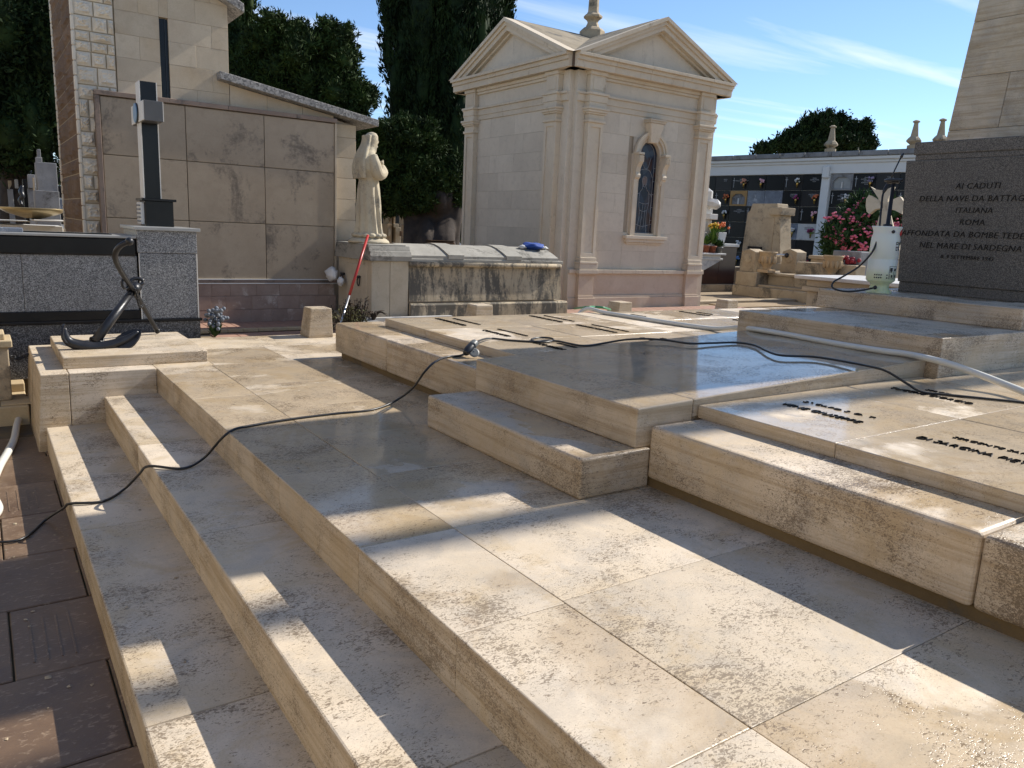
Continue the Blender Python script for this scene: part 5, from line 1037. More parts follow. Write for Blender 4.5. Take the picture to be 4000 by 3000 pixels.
V_, F_ = merge([ball_geo((p[0]-0.55+RNG.normal()*0.05, p[1]-0.1+RNG.normal()*0.10, 0.76+RNG.uniform(0, 0.10)), 0.04, 7, 5) for _ in range(24)]); mesh('wreath', V_, F_, M['fl_crimson'], gb, smooth=True)['kind'] = 'stuff'
# oleander
D = 19.0
ol = thing('oleander_bush', 'oleander bush thick with pink blossoms before the niche wall', 'bush', gz(1850, 560, D))
lob = [pxlobe(1825, 495, 38, 40, D), pxlobe(1870, 480, 40, 42, D), pxlobe(1850, 520, 55, 35, D), pxlobe(1915, 490, 40, 45, D), pxlobe(1860, 455, 18, 22, D), pxlobe(1810, 525, 28, 30, D), pxlobe(1950, 500, 35, 45, D)]
crown_mesh('foliage', lob, M['leaf_ole'], ol, 700, 14, 0.19, 0.02, 0.6, 0.09, core=0.7)
g = []
for i in range(90):
    c, r_ = lob[i % len(lob)]; d = RNG.normal(size=3); d /= np.linalg.norm(d); d = d-fwd*0.9; d /= np.linalg.norm(d); d[2] = d[2]*0.9+0.1; p = c+d*r_*RNG.uniform(0.95, 1.15)
    for q in range(7): g.append(ball_geo(p+RNG.normal(size=3)*0.045, (0.038, 0.038, 0.026), 6, 4))
V_, F_ = merge(g); mesh('blossoms', V_, F_, M['fl_pink'], ol, smooth=True)['kind'] = 'stuff'
mesh('stem', *merge([tube_geo([ond(1850+q*14, 565, D), ond(1845+q*18, 500, D)], [0.04, 0.02], 6) for q in (-2, -1, 0, 1, 2, 4)]), M['bark'], ol)
# dirt bed strip before the grave
db = box('dirt_bed', 10.6, 13.0, 8.7, 9.3, GU, GU+0.02, M['soil'], None, 0.0); tag(db, None, kind='structure')
pk = box('path_kerb', 10.4, 13.15, 9.34, 9.55, GU, GU+0.06, M['grave_st'], None, 0.01); tag(pk, None, kind='structure')
# brick paving round the chapel
bp = box('brick_path', 6.6, 10.8, 7.40, 9.0, GU+0.002, GU+0.014, M['brick_dk'], None, 0.0); tag(bp, None, kind='structure')
for i in range(24):
    for j in range(9): 
        x0 = 6.7+i*0.165+(0.08 if j % 2 else 0)
        if x0 < 10.6: box('brick', x0, x0+0.155, 7.5+j*0.165, 7.5+j*0.165+0.155, GU+0.014, GU+0.02, M['brick'], bp, 0)
# ================================================================ anchor
def Q(x, y): return (x*0.25, (750+y*0.45208)/S)          # crop pixel -> 2212 view pixel
def Qy(x, y, Y): a = Q(x, y); return ony(a[0], a[1], Y)
an = thing('ships_anchor', 'black painted iron anchor propped on the travertine end slab', 'anchor', tuple(Qy(800, 1345, 6.45)))
arm = catmull([Qy(*q, 6.45) for q in ((556, 1172), (572, 1262), (640, 1312), (800, 1340), (950, 1322), (1085, 1275), (1195, 1205))], 6)
tube('arms', arm, np.interp(np.linspace(0, 1, len(arm)), [0, .12, .45, .8, 1], [.014, .030, .044, .034, .012]), M['iron'], an, seg=10)
def fluke(c, ax, side, L, W, nm):
    ax = np.array(ax)/np.linalg.norm(ax); side = np.array(side)/np.linalg.norm(side); nrm = np.cross(ax, side); V_ = []; n = 14
    for o in (-0.007, 0.007):
        for i in range(n):
            a = 2*math.pi*i/n; t_ = math.cos(a); w = math.sin(a)*W*(1.0-0.25*t_); V_.append(c+ax*t_*L+side*w+nrm*(o+0.02*(abs(w)/W)**2))
    mesh(nm, V_, [tuple(range(n))[::-1], tuple(range(n, 2*n))]+[(i, (i+1) % n, n+(i+1) % n, n+i) for i in range(n)], M['iron'], an)
pr = Qy(1105, 1262, 6.45); ax = Qy(1195, 1205, 6.45)-Qy(1010, 1300, 6.45); fluke(pr, ax, (0.15, -0.75, -0.55), 0.105, 0.080, 'fluke')
pl = Qy(578, 1225, 6.45); ax = Qy(556, 1172, 6.45)-Qy(590, 1280, 6.45); fluke(pl, ax, (0.25, 0.95, 0.1), 0.075, 0.07, 'fluke')
hd = Qy(1150, 850, 6.76); cr0 = Qy(815, 1300, 6.47)
tube('shank', [cr0, cr0*0.5+hd*0.5, hd], [0.037, 0.033, 0.028], M['iron'], an, seg=12)
tube('lashing', [cr0+(hd-cr0)*0.06+0.045*np.array([math.cos(a), math.sin(a)*0.6, 0.4*math.sin(a*2)]) for a in np.linspace(0, 12.5, 40)], 0.007, M['iron'], an, seg=5)
stk = [Qy(1118, 428, 6.36), Qy(1045, 462, 6.38), Qy(1000, 520, 6.42), Qy(1000, 590, 6.48), Qy(1050, 690, 6.58), Qy(1110, 785, 6.68), Qy(1160, 860, 6.76), Qy(1215, 950, 6.86), Qy(1270, 1045, 6.96), Qy(1360, 1200, 7.10)]
tube('stock', stk, [.022, .021, .021, .021, .020, .020, .020, .019, .018, .018], M['iron'], an, seg=10, sm=4)
V_, F_ = merge([ball_geo(stk[0], 0.031), ball_geo(stk[-1]+np.array([0, 0, 0.0]), 0.023)]); 
mesh('stock_ball', *ball_geo(stk[0], 0.031), M['iron'], an, smooth=True); mesh('stock_ball', *ball_geo(stk[-1], 0.024), M['iron'], an, smooth=True)
tube('collar', [hd+(hd-cr0)*(-0.03), hd+(hd-cr0)*0.10], [0.046, 0.046], M['iron'], an, seg=12)
sk = Qy(1185, 775, 6.80); tube('shackle', [sk+0.045*np.array([math.cos(a), 0.2*math.sin(a), 0.55*math.sin(a)]) for a in np.linspace(0, 6.3, 18)], 0.015, M['iron'], an, seg=7)
sk = Qy(1082, 790, 6.68); tube('ring', [sk+np.array([0.026*math.cos(a), 0.02*math.cos(a), 0.040*math.sin(a)]) for a in np.linspace(0, 6.3, 18)], 0.010, M['iron'], an, seg=7)
cp = catmull([Qy(1165, 845, 6.70), Qy(1185, 900, 6.74), Qy(1195, 955, 6.77), Qy(1212, 990, 6.79), Qy(1250, 970, 6.82)], 4)
for i in range(0, len(cp)-1):
    c = cp[i]; d = cp[i+1]-cp[i]; d /= np.linalg.norm(d); s_ = np.cross(d, [1, 0.3, 0.2] if i % 2 else [0.1, 1, 0.3]); s_ /= np.linalg.norm(s_)
    tube('chain_link', [c+d*0.014*math.cos(a)+s_*0.008*math.sin(a) for a in np.linspace(0, 6.3, 11)], 0.003, M['iron'], an, seg=5)
# ================================================================ pressure sprayer
SP = np.array([5.985, 3.50, 0.730]); DS = float((SP-CAM) @ fwd)
def z7(x, y, dd=0.0): return ond((3200+x*0.5424)/S, (500+y*0.5424)/S, DS+dd)
spr = thing('pressure_sprayer', 'milky white pump sprayer with black handle and lance beside the granite block', 'sprayer', tuple(SP))
lathe('tank', [(0.098, 0.0), (0.096, 0.008), (0.074, 0.035), (0.070, 0.055), (0.072, 0.075), (0.098, 0.092), (0.108, 0.105), (0.109, 0.26), (0.106, 0.265), (0.106, 0.275), (0.109, 0.28), (0.106, 0.43), (0.098, 0.46), (0.096, 0.48), (0.110, 0.515), (0.112, 0.525), (0.104, 0.525), (0.09, 0.48)], SP, M['milky'], spr, seg=36)
lathe('pump_cap', [(0.035, 0.48), (0.035, 0.54), (0.016, 0.545), (0.013, 0.86)], SP, M['plasticblack'], spr, seg=16)
tube('pump_grip', [SP+np.array([0, 0, 0.88])+0.062*(rgt*math.cos(a)+np.array([0, 0, 0.16])*math.sin(a)+fwd*0.75*math.sin(a)) for a in np.linspace(0, 6.3, 26)], 0.011, M['plasticblack'], spr, seg=8)
boxes('grip_bar', [(SP[0]-0.014, SP[0]+0.014, SP[1]-0.055, SP[1]+0.055, SP[2]+0.855, SP[2]+0.885)], M['plasticblack'], spr, 0.006)
tube('trigger_handle', [z7(462, 465, -0.05), z7(478, 435, -0.05), z7(510, 385, -0.05)], [0.010, 0.017, 0.014], M['plasticblack'], spr, seg=9, sm=4)
tube('lance', [z7(510, 385, -0.05), z7(545, 300, -0.05), z7(592, 205, -0.05)], 0.0055, M['plasticblack'], spr, seg=7); tube('nozzle', [z7(590, 210, -0.05), z7(606, 183, -0.05)], [0.011, 0.008], M['plasticblack'], spr, seg=8)
hp = [z7(402, 1148, -0.09), z7(330, 1165, -0.14), z7(230, 1180, -0.14), z7(150, 1172, -0.10), z7(95, 1148, -0.06), z7(105, 1108, -0.02), z7(180, 1065, -0.02), z7(270, 1010, -0.04), z7(340, 945, -0.10), z7(395, 870, -0.12), z7(428, 760, -0.12), z7(443, 620, -0.10), z7(455, 500, -0.06), z7(464, 462, -0.05)]
for p in hp: p[2] = max(p[2], 0.739)
tube('supply_hose', hp, 0.0075, M['rubber'], spr, seg=8, sm=6); mesh('hose_nut', *ball_geo(hp[0], 0.016), M['plasticblack'], spr, smooth=True)
nb = -np.array([fwd[0], fwd[1], 0]); nb /= np.linalg.norm(nb); nr = np.array([-nb[1], nb[0], 0])
def onTank(ang, z, r_=0.1095): d = nb*math.cos(ang)+nr*math.sin(ang); return SP+d*r_+np.array([0, 0, z])
def patch(nm, a0, a1, z0, z1, mat, r_=0.1096):
    n = 5; V_ = [onTank(a0+(a1-a0)*i/n, z, r_) for z in (z0, z1) for i in range(n+1)]; mesh(nm, V_, [(i, i+1, n+2+i, n+1+i) for i in range(n)], mat, spr)
for r_ in range(2):
    for c in range(4): 
        p = onTank(-0.85+c*0.145, 0.125+r_*0.022); mesh('printed_dot', *ball_geo(p, 0.0055, 7, 5), M['ink'], spr)
    p = onTank(-0.02, 0.125+r_*0.022); mesh('printed_dot', *ball_geo(p, 0.0055, 7, 5), M['ink'], spr)
a0, a1, z0, z1 = 0.10, 0.85, 0.118, 0.215
for q in ((a0, a1, z0, z0+0.003), (a0, a1, z1, z1+0.003), (a0, a1, (z0+z1)/2, (z0+z1)/2+0.002), (a0, a0+0.025, z0, z1), (a1, a1+0.025, z0, z1), ((a0+a1)/2, (a0+a1)/2+0.02, z0, z1)): patch('printed_frame', *q, M['ink'])
for q in ((0.16, 0.38, 0.178, 0.205), (0.22, 0.32, 0.17, 0.18), (0.54, 0.76, 0.18, 0.2), (0.16, 0.19, 0.126, 0.158), (0.28, 0.41, 0.128, 0.15), (0.56, 0.6, 0.125, 0.16), (0.68, 0.8, 0.13, 0.15)): patch('printed_icon', *q, M['ink'])
for q in ((0.52, 0.78, 0.365, 0.371), (0.52, 0.78, 0.385, 0.391), (0.52, 0.56, 0.385, 0.40), (0.74, 0.78, 0.385, 0.40), (0.52, 0.78, 0.400, 0.406), (0.55, 0.59, 0.345, 0.365), (0.71, 0.75, 0.345, 0.365), (0.55, 0.75, 0.340, 0.346), (0.86, 0.91, 0.340, 0.406), (0.93, 1.05, 0.385, 0.406), (0.91, 0.99, 0.366, 0.386), (0.93, 1.05, 0.340, 0.366)): patch('printed_logo', q[0]-0.15, q[1]-0.15, q[2], q[3], M['ink'], 0.1085)
mesh('valve_knob', *ball_geo(onTank(0.05, 0.485, 0.098), 0.014), M['plasticblack'], spr, smooth=True); mesh('valve_knob', *ball_geo(onTank(1.0, 0.48, 0.10), (0.012, 0.012, 0.028)), M['red'], spr, smooth=True)
# ================================================================ power cable, coupling, hoses
RC = 0.0068
c1 = [(-40, 1172, GL+.042), (45, 1165, GL+.042), (100, 1122, GL+.045), (138, 1097, -.40), (152, 1088, -.357), (222, 1083, -.357), (268, 1057, -.35), (300, 1025, -.25), (322, 1007, -.172), (395, 1012, -.172), (440, 990, -.15), (478, 948, -.03), (505, 928, .008), (540, 920, .007), (610, 908, .007), (720, 894, .007), (800, 886, .007), (850, 868, .02), (890, 840, .11), (915, 806, .24), (938, 783, .292), (965, 771, .293), (995, 768, .293), (1012, 758, .31)]
pc = [onz(*q) for q in c1]
cb1 = tube('power_cable', pc, RC, M['rubber'], None, tuple(pc[11]), seg=8, sm=6); tag(cb1, 'black power cable trailing down the steps to the brown paving', 'cable')
c2 = [(1024, 744, .37), (1038, 735, .372), (1060, 731, .355), (1100, 735, .352), (1150, 738, .352), (1175, 736, .356), (1205, 737, .353), (1230, 742, .352), (1262, 747, .352), (1300, 742, .352), (1335, 736, .372)] + [(1360, 733, .405), (1400, 732, .43), (1440, 735, .43), (1490, 742, .43), (1540, 741, .432), (1590, 740, .435), (1630, 746, .438), (1660, 760, .438), (1690, 768, .438), (1760, 771, .441), (1830, 782, .445), (1880, 792, .452), (1915, 802, .44), (1955, 826, .39), (1990, 846, .355), (2040, 852, .352), (2120, 860, .352), (2240, 872, .352)]
pc2 = [onz(*q) for q in c2]
for p in pc2:
    if 2.34 < p[0] < 4.66 and 2.39 < p[1] < 3.70: p[2] = max(p[2], zs(p[0])+RC)
cb2 = tube('power_cable', pc2, RC, M['rubber'], None, tuple(pc2[10]), seg=8, sm=6); tag(cb2, 'black power cable crossing the name slabs and the wet sloping slab', 'cable')
lp = tube('cable_loop', [onz(1172+24*math.cos(a), 737+5*math.sin(a)-3, .353) for a in np.linspace(0, 6.0, 22)], RC, M['rubber'], cb2, seg=8)
pg = thing('cable_coupling', 'grey and black rubber cable coupling with a hinged round cover on the kerb', 'plug', tuple(onz(1015, 765, CT)))
a, b = onz(1005, 764, CT+.03), onz(1026, 740, .375)
tube('socket_body', [a, a*0.75+b*0.25, a*0.4+b*0.6, b], [.017, .028, .028, .020], M['plasticblack'], pg, seg=12, sm=3); tube('plug_body', [a*0.35+b*0.65, b, b+(b-a)*0.12], [.029, .024, .012], M['plasticgrey'], pg, seg=12, sm=3)
cc = onz(1024, 762, CT+.035); V_, F_ = lathe_geo([(0.033, 0), (0.034, 0.006), (0.026, 0.009)], (0, 0, 0), 20); nv = -fwd+np.array([0.3, 0, 0.5]); nv /= np.linalg.norm(nv); e1 = np.cross(nv, [0, 0, 1]); e1 /= np.linalg.norm(e1); e2 = np.cross(nv, e1)
mesh('hinged_cover', [cc+e1*p[0]+e2*p[1]+nv*p[2] for p in V_], F_, M['plasticgrey'], pg); tube('cover_hinge', [cc, a*0.5+b*0.5], 0.012, M['plasticgrey'], pg, seg=8)
RH = 0.019
h1 = [(1225, 668, .345+RH), (1262, 669, .345+RH), (1310, 676, .345+RH), (1400, 690, .345+RH), (1480, 702, .345+RH), (1545, 710, .348+RH), (1592, 708, .40+RH), (1640, 712, .436+RH), (1700, 724, .438+RH), (1800, 741, .441+RH), (1900, 757, .444+RH), (1955, 764, .446+RH), (2000, 773, .45+RH), (2050, 786, .44+RH), (2110, 807, .41+RH), (2170, 830, .38+RH), (2250, 862, .36+RH)]
ph = [onz(*q) for q in h1]; ph[0][2] = 0.15
for p in ph:
    if p[0] > 4.68-RH-0.006 and 2.2 < p[1] < 3.85: p[0] = 4.68-RH-0.006; p[2] = max(p[2], zs(4.65)+RH)
o = tube('water_hose', ph, RH, M['hose'], None, tuple(ph[5]), seg=12, sm=6); tag(o, 'thick white water hose laid across the name slabs past the obelisk step', 'hose')
hl = [(85, 858, GL+.06), (58, 876, GL+.06), (30, 884, GL+.06), (-20, 905, GL+.06)]
o = tube('water_hose', [onz(*q) for q in hl], 0.024, M['hose'], None, tuple(onz(*hl[1])), seg=12, sm=6); tag(o, 'white water hose running off beside the terrace end wall, straighter one', 'hose')
hl = [(80, 874, GL+.06), (60, 882, GL+.06), (44, 897, GL+.055), (36, 920, GL+.055), (30, 950, GL+.055), (16, 978, GL+.055), (0, 1005, GL+.055), (-14, 1040, GL+.055), (-16, 1070, GL+.055), (-4, 1100, GL+.055), (-30, 1130, GL+.055)]
o = tube('water_hose', [onz(*q) for q in hl], 0.024, M['hose'], None, tuple(onz(*hl[3])), seg=12, sm=6); tag(o, 'white water hose curling over the brown paving by the terrace end wall', 'hose')
hg = [(1240, 667, .10), (1262, 664, .36), (1285, 663, .36), (1305, 665, .36), (1318, 669, .30)]
o = tube('garden_hose', [onz(*q) for q in hg], 0.012, M['greenhose'], None, tuple(onz(*hg[2])), seg=8, sm=6); tag(o, 'short loop of green garden hose at the end of the white hose', 'hose')
# ================================================================ things about the sarcophagus
a = np.array([2.98, 7.56, GM]); b = ony(795, 508, 8.10); m_ = a+(b-a)*0.44
po = thing('red_pole', 'red and aluminium cleaning pole leaning on the sarcophagus head block', 'pole', tuple(a))
tube('metal_tube', [a, m_], 0.012, M['alu'], po, seg=10); tube('red_grip', [m_, b], 0.0145, M['red'], po, seg=10)
bg_ = thing('plastic_bag', 'crumpled white plastic bag tied to the ring of the sarcophagus', 'bag', (3.59, 8.95, 0.40))
def crumple(nm, c, r_, mat, par, sd, amp=0.35, seg=16, ring=12):
    V_, F_ = ball_geo((0, 0, 0), 1.0, seg, ring); V_ = [np.array(c)+np.array(r_)*np.array(p)*(1+amp*mnoise.noise(Vector(p)*1.8+Vector((sd, 0, 0)))+0.12*mnoise.noise(Vector(p)*5+Vector((0, sd, 0)))) for p in V_]; return mesh(nm, V_, F_, mat, par, smooth=True)
crumple('bag_body', (3.515, 8.987, 0.473), (0.071, 0.114, 0.08), M['paper'], bg_, 3.0); crumple('bag_knot', (3.572, 8.835, 0.397), (0.038, 0.048, 0.052), M['paper'], bg_, 8.0)
cl = thing('blue_cloth', 'blue cloth with white gloves lying on the sarcophagus lid', 'cloth', tuple(ony(1150, 543, 8.455))); c = ony(1150, 541, 8.455); c[2] = 0.893
crumple('cloth', c, (0.15, 0.12, 0.045), M['blue'], cl, 5.0, 0.5); crumple('glove', c+np.array([-0.17, -0.02, -0.015]), (0.06, 0.04, 0.022), M['paper'], cl, 1.0, 0.5); crumple('glove', c+np.array([0.18, 0.0, -0.02]), (0.06, 0.04, 0.02), M['paper'], cl, 2.0, 0.5)
def succulent(c, h, n, label, mat, spread, grp):
    t = thing('succulent_plant', label, 'plant', tuple(c), grp); V_ = []; F_ = []; st_ = []
    for k in range(n):
        a = RNG.uniform(0, 6.28); r_ = spread*math.sqrt(RNG.random()); tip = np.array([c[0]+r_*math.cos(a), c[1]+r_*math.sin(a), c[2]+h*RNG.uniform(0.5, 1.0)]); st_.append(tube_geo([(c[0]+0.2*r_*math.cos(a), c[1]+0.2*r_*math.sin(a), c[2]), tip], [0.007, 0.004], 5))
        for q in range(10):
            b_ = RNG.uniform(0, 6.28); d = np.array([math.cos(b_)*0.035, math.sin(b_)*0.035, RNG.uniform(0.0, 0.035)]); base = tip-np.array([0, 0, RNG.uniform(0, 0.14)]); s_ = np.cross(d, [0, 0, 1]); s_ = s_/np.linalg.norm(s_)*0.010; o = len(V_); V_ += [base, base+d*0.6+s_, base+d, base+d*0.6-s_]; F_.append((o, o+1, o+2, o+3))
    mesh('stems', *merge(st_), M['bark'], t)['kind'] = 'stuff'; mesh('leaves', V_, F_, M[mat], t)['kind'] = 'stuff'
succulent((3.20, 7.72, GM), 0.40, 55, 'bushy succulent with small dark leaves between bollard and sarcophagus', 'leaf_suc', 0.20, 'succulents at the sarcophagus foot')
succulent((3.42, 7.98, GM), 0.46, 26, 'dry greyish succulent right against the sarcophagus side panel', 'bark', 0.14, 'succulents at the sarcophagus foot')
al = thing('aloe_plant', 'small dried aloe with curved leaves on the white marble edging', 'plant', (3.62, 8.0, 0.03)); 
for k in range(9):
    a = -2.6+k*0.5; tube('aloe_leaf', [(3.62, 8.0, 0.03), (3.62+0.07*math.cos(a), 8.0+0.05*math.sin(a), 0.12), (3.62+0.17*math.cos(a), 8.0+0.10*math.sin(a), 0.13-0.03*(k % 3))], [.012, .010, .002], M['bark'], al, seg=5, sm=3)
pt_ = box('concrete_planter', 3.40, 3.655, 7.85, 8.10, GM, 0.03, M['grave_gr'], None, 0.01, (3.5, 7.97, GM)); tag(pt_, 'low weathered concrete planter edge at the sarcophagus foot', 'planter')
fb_ = thing('flower_bunch', 'faded grey blue artificial flowers at the corner of the granite tomb', 'flowers', (1.80, 7.55, GU)); 
V_, F_ = merge([ball_geo((1.80+RNG.normal()*0.045, 7.55+RNG.normal()*0.05, 0.16+RNG.normal()*0.05), 0.019, 7, 5) for _ in range(60)]); mesh('blossoms', V_, F_, M['fl_greyblue'], fb_, smooth=True)['kind'] = 'stuff'
V_ = []; F_ = []
for k in range(26):
    a = RNG.uniform(0, 6.28); q = np.array([1.80, 7.55, GU+0.02]); d = np.array([0.08*math.cos(a), 0.08*math.sin(a), RNG.uniform(0.06, 0.2)]); s_ = np.array([-math.sin(a), math.cos(a), 0])*0.022; o = len(V_); V_ += [q, q+d*0.6+s_, q+d, q+d*0.6-s_]; F_.append((o, o+1, o+2, o+3))
mesh('leaves', V_, F_, M['leaf_ole'], fb_)['kind'] = 'stuff'
# ================================================================ chained post at the far left
lp_ = thing('chain_post', 'square stone post with a stepped cap linked by chain to the terrace', 'post', (0.04, 7.2, -0.40))
box('shaft', -0.14, 0.145, 7.05, 7.35, -0.388, 0.03, M['grave_st'], lp_, 0.008); box('cap', -0.17, 0.172, 7.02, 7.38, 0.03, 0.085, M['beige_kerb'], lp_, 0.008); box('cap_top', -0.13, 0.128, 7.07, 7.33, 0.085, 0.135, M['beige_kerb'], lp_, 0.008)
chn = thing('iron_chain', 'black iron chain hanging between the stone post and the end wall', 'chain', (0.2, 7.2, -0.08))
for i in range(7):
    t_ = i/6.0; c = np.array([0.15+0.125*t_, 7.2, -0.055-0.03*math.sin(math.pi*t_)]); d = np.array([1, 0, -0.2*math.cos(math.pi*t_)]); s_ = np.array([0, 0.4, 0.9]) if i % 2 else np.array([0, 1, 0.2])
    tube('link', [c+d*0.022*math.cos(a)+s_*0.012*math.sin(a) for a in np.linspace(0, 6.3, 13)], 0.005, M['iron'], chn, seg=6)
# ================================================================ graves behind, far left
def L2(x, y): return ((x*0.24116)/S, (550+y*0.24116)/S)
def slabD(nm, x0, y0, x1, y1, D, th, mat, par, zb=None):
    a = ond(*L2(x0, y0), D); b = ond(*L2(x1, y1), D); z0 = min(a[2], b[2]) if zb is None else zb
    return box(nm, min(a[0], b[0]), max(a[0], b[0]), a[1]-0.02, a[1]+th, z0, max(a[2], b[2]), M[mat], par, 0.008)
D = 13.5; p = ond(*L2(780, 900), D)
gs = thing('grey_gravestone', 'lichen grey gravestone with a small broken cross on its shoulder', 'gravestone', (p[0], p[1], GU))
o = slabD('headstone', 575, 340, 1000, 1150, D, 0.35, 'grave_gr', gs, GU); slabD('cross_stump', 600, 135, 675, 345, D, 0.16, 'grave_gr', gs); slabD('cross_shoulder', 580, 260, 690, 345, D, 0.2, 'grave_gr', gs); slabD('headstone_base', 560, 800, 1020, 1300, D-0.15, 0.5, 'grave_gr', gs, GU)
slabD('red_edge', 545, 600, 590, 1110, D-0.05, 0.2, 'grave_st', gs)
D = 11.5; p = ond(*L2(500, 1350), D); mt_ = thing('marble_tomb', 'pale marble tomb wall carrying the shallow bowl beyond the granite tomb', 'tomb', (p[0], p[1], GU))
slabD('tomb_front', -900, 1320, 1130, 1480, D, 0.8, 'whitemarble', mt_, GU); slabD('tomb_ledge', -900, 1265, 540, 1318, D-0.05, 0.9, 'whitemarble', mt_); slabD('tomb_ledge', 545, 1275, 1130, 1325, D-0.05, 0.9, 'whitemarble', mt_)
c = ond(*L2(540, 1215), D+0.4); zt = ond(*L2(540, 1265), D-0.05)[2]; bw = thing('brass_bowl', 'wide shallow dull brass bowl on the pale marble tomb', 'bowl', (c[0], c[1], zt))
k = 0.24116/FOC*(D+0.4); R_ = 520*k; lathe('bowl', [(0.10, 0), (0.30*R_, 0.012), (0.7*R_, 0.075), (R_, 0.155), (R_*0.98, 0.160), (0.6*R_, 0.075), (0.1, 0.03)], (c[0], c[1], zt), M['brass'], bw, seg=36); lathe('bowl_foot', [(0.12, -0.004), (0.09, 0.015)], (c[0], c[1], zt), M['iron'], bw, seg=16)
D = 16; p = ond(*L2(420, 900), D); dk = thing('dark_gravestone', 'dark slab gravestone with a bronze crucifix figure behind the bowl', 'gravestone', (p[0], p[1], GU))
slabD('slab', 360, 620, 480, 1200, D, 0.2, 'black', dk, GU); slabD('slab', 445, 540, 590, 770, D-0.2, 0.2, 'grave_gr', dk); slabD('slab', 450, 770, 600, 1200, D-0.1, 0.2, 'grave_gr', dk, GU)
tube('crucifix_figure', [ond(*L2(360, 720), D-0.3), ond(*L2(345, 830), D-0.3), ond(*L2(365, 900), D-0.3), ond(*L2(325, 960), D-0.3), ond(*L2(355, 1050), D-0.3)], [0.03, 0.05, 0.045, 0.04, 0.03], M['iron'], dk, seg=8, sm=4); tube('crucifix_arm', [ond(*L2(350, 820), D-0.3), ond(*L2(310, 795), D-0.3), ond(*L2(320, 830), D-0.3)], 0.02, M['iron'], dk, seg=6, sm=3)
p = ond(*L2(190, 900), D+1); gg = thing('stepped_gravestone', 'small grey stepped gravestone between the white cross and dark slab', 'gravestone', (p[0], p[1], GU)); slabD('stone', 120, 780, 250, 1200, D+1, 0.3, 'grave_gr', gg, GU); slabD('stone_top', 125, 640, 200, 785, D+1.1, 0.2, 'grave_st', gg); slabD('stone_top', 235, 620, 305, 770, D+1, 0.2, 'greytop', gg)
D = 19; p = ond(*L2(60, 900), D); wc2 = thing('white_cross', 'tall white cross grave marker beyond the brass bowl', 'cross', (p[0], p[1], GU)); slabD('shaft', 60, 440, 120, 950, D, 0.2, 'whitewash', wc2); slabD('arms', 10, 520, 130, 620, D-0.02, 0.2, 'whitewash', wc2); slabD('foot', 20, 930, 160, 1300, D-0.1, 0.4, 'whitewash', wc2, GU)
# far white wall with niches
D = 42; a = ond(*L2(-600, 300), D); b = ond(*L2(1500, 300), D); fw = thing('far_niche_wall', 'distant white niche wall behind the left graves', 'columbarium', (b[0], a[1], GU)); ztop = ond(*L2(100, 290), D)[2]
box('wall', a[0], b[0]+3, a[1], a[1]+2, GU, ztop, M['whitewash'], fw, 0); box('coping', a[0], b[0]+3, a[1]-0.2, a[1]+2.1, ztop, ztop+0.2, M['whitewash'], fw, 0)
for i in range(9):
    for j in range(4): x0 = ond(*L2(110, 600), D)[0]-2.4+i*0.95; box('niche_plaque', x0, x0+0.8, a[1]-0.06, a[1]+0.01, 0.2+j*0.75, 0.85+j*0.75, M['plaque' if (i+j) % 3 else 'greymarble'], fw, 0)
# ================================================================ graves seen under the juniper
def V3(x, y): return ((1480+x*0.28346)/S, (780+y*0.28346)/S)
def sl3(nm, x0, y0, x1, y1, D, th, mat, par, zb=None):
    a = ond(*V3(x0, y0), D); b = ond(*V3(x1, y1), D); z0 = min(a[2], b[2]) if zb is None else zb
    return box(nm, min(a[0], b[0]), max(a[0], b[0]), a[1]-0.02, a[1]+th, z0, max(a[2], b[2]), M[mat], par, 0.01)
D = 22; p = ond(*V3(220, 600), D); g1 = thing('ochre_grave_shrine', 'ochre stone grave shrine with pinnacle, just right of the statue', 'grave', (p[0], p[1], GU))
sl3('body', 110, 330, 225, 640, D, 0.5, 'urn', g1, GU); sl3('shrine', 140, 160, 200, 335, D, 0.4, 'urn', g1); sl3('body', 225, 380, 350, 640, D+0.1, 0.5, 'grave_st', g1, GU); sl3('ledge', 200, 330, 300, 385, D+0.05, 0.5, 'grave_st', g1); sl3('pinnacle_shaft', 200, 180, 245, 335, D+0.05, 0.3, 'urn', g1)
c = ond(*V3(222, 180), D+0.15); lathe('pinnacle', [(0.13, 0), (0.13, 0.05), (0.07, 0.08), (0.09, 0.14), (0.02, 0.45)], c, M['urn'], g1, seg=6, smooth=False); sl3('niche', 150, 200, 180, 300, D-0.01, 0.03, 'brown_st', g1); sl3('panel', 125, 395, 185, 510, D-0.01, 0.03, 'grave_st', g1); sl3('carved_panel', 290, 430, 345, 505, D+0.08, 0.03, 'brown_st', g1)
D = 22.5; p = ond(*V3(425, 600), D); g2 = thing('ochre_grave_stele', 'narrow ochre grave stele with pointed top against the juniper trunk', 'grave', (p[0], p[1], GU)); sl3('body', 350, 350, 490, 660, D, 0.5, 'grave_st', g2, GU); sl3('upper', 362, 210, 460, 352, D, 0.4, 'grave_st', g2); sl3('gable', 380, 150, 445, 215, D, 0.35, 'grave_st', g2); sl3('door', 375, 405, 465, 590, D-0.01, 0.03, 'sarc_clean', g2); sl3('niche', 405, 200, 425, 310, D-0.01, 0.03, 'greymarble', g2)
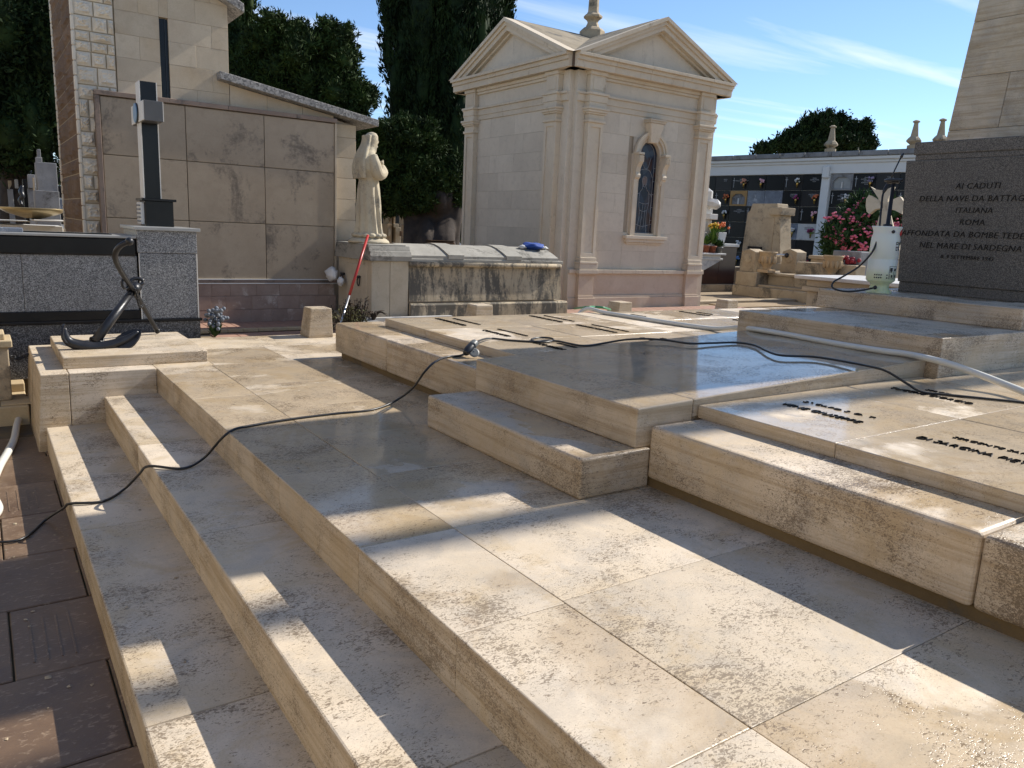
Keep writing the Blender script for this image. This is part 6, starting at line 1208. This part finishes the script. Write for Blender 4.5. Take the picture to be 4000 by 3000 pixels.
D = 21; p = ond(*V3(1060, 600), D); g3 = thing('urn_monument', 'square ochre monument topped by a stone ball beside the chapel pilaster', 'grave', (p[0], p[1], GU)); sl3('body', 990, 445, 1140, 640, D, 0.5, 'grave_st', g3, GU); sl3('upper', 985, 325, 1135, 450, D, 0.5, 'urn', g3); c = ond(*V3(1085, 325), D+0.2); lathe('urn', [(0.10, 0), (0.15, 0.08), (0.10, 0.14), (0.07, 0.2), (0.17, 0.25), (0.21, 0.38), (0.17, 0.5), (0.05, 0.55)], c, M['grave_st'], g3, seg=14)
D = 24; p = ond(*V3(880, 560), D); g4 = thing('white_tomb', 'low white tomb beyond the juniper trunk', 'tomb', (p[0], p[1], GU)); sl3('body', 790, 415, 1000, 640, D, 0.6, 'whitemarble', g4, GU); sl3('lid', 800, 350, 985, 412, D+0.1, 0.6, 'whitewash', g4)
D = 18.8; p = ond(*V3(980, 640), D); g5 = thing('brown_garden_wall', 'low dark brown wall between juniper trunk and chapel', 'wall', (p[0], p[1], GU)); sl3('wall', 720, 580, 1180, 720, D, 0.2, 'brown_st', g5, GU); sl3('wall_top', 715, 562, 1185, 580, D-0.03, 0.26, 'brown_st', g5)
D = 44; a = ond(790, 440, D); b = ond(1010, 440, D); fw2 = thing('far_niche_wall', 'distant dark niche wall glimpsed under the juniper', 'columbarium', (a[0], a[1], GU)); box('wall', a[0]-6, b[0]+5, a[1], a[1]+2, GU, 4.6, M['whitewash'], fw2, 0)
for i in range(12):
    for j in range(5): x0 = a[0]-3+i*1.05; box('niche_plaque', x0, x0+0.95, a[1]-0.06, a[1]+0.01, 0.2+j*0.78, 0.92+j*0.78, M['plaque'], fw2, 0)
# ================================================================ out of view: wall added for its bounce light, pole inferred from its shadow
cw = thing('bounce_wall', 'long cream wall added out of view to bounce warm light onto the memorial steps', 'wall', (-3.4, 6, GL)); box('wall', -3.8, -3.4, -14, 20, GL, 3.1, M['sarc_clean'], cw, 0.01)
for k in range(17): box('coping_stone', -3.86, -3.34, -14+k*2+0.004, -14+(k+1)*2-0.004, 3.1, 3.22, M['grave_st'], cw, 0.01)
fp = thing('flag_pole', 'tall thin grey flagpole standing beyond the memorial obelisk', 'pole', (15.5, 1.60, GU)); lathe('pole', [(0.13, 0), (0.115, 6), (0.10, 13)], (15.5, 1.60, GU), M['alu'], fp, seg=12); mesh('pole_ball', *ball_geo((15.5, 1.60, 13.0), 0.11), M['gold'], fp, smooth=True); box('pole_foot', 15.25, 15.75, 1.35, 1.85, GU, 0.25, M['grave_st'], fp, 0.02)
# ================================================================ flakes and grit on the paving and steps
V_ = []; F_ = []
for k in range(70):
    if k < 46: x, y, z = RNG.uniform(-0.5, 0.28), RNG.uniform(1.8, 5.8), GL+0.0315
    elif k < 58: x, y, z = RNG.uniform(0.32, 0.64), RNG.uniform(1.8, 5.8), -0.3642
    else: x, y, z = RNG.uniform(1.05, 2.3), RNG.uniform(1.0, 5.8), 0.0012
    r_ = RNG.uniform(0.003, 0.010)*(1.6 if k % 9 == 0 else 1); n = 5; o = len(V_); a0 = RNG.uniform(0, 6.28)
    V_ += [(x+r_*RNG.uniform(.6, 1.3)*math.cos(a0+i*1.2566), y+r_*RNG.uniform(.6, 1.6)*math.sin(a0+i*1.2566), z+RNG.uniform(0, 0.003)) for i in range(n)]+[(x, y, z+0.004)]
    F_ += [(o+i, o+(i+1) % n, o+n) for i in range(n)]
db_ = mesh('stone_flakes', V_, F_, M['grave_st'], None, (0, 3.5, GL)); tag(db_, 'small pale stone flakes scattered over the brown paving and lower step', 'debris', kind='stuff')
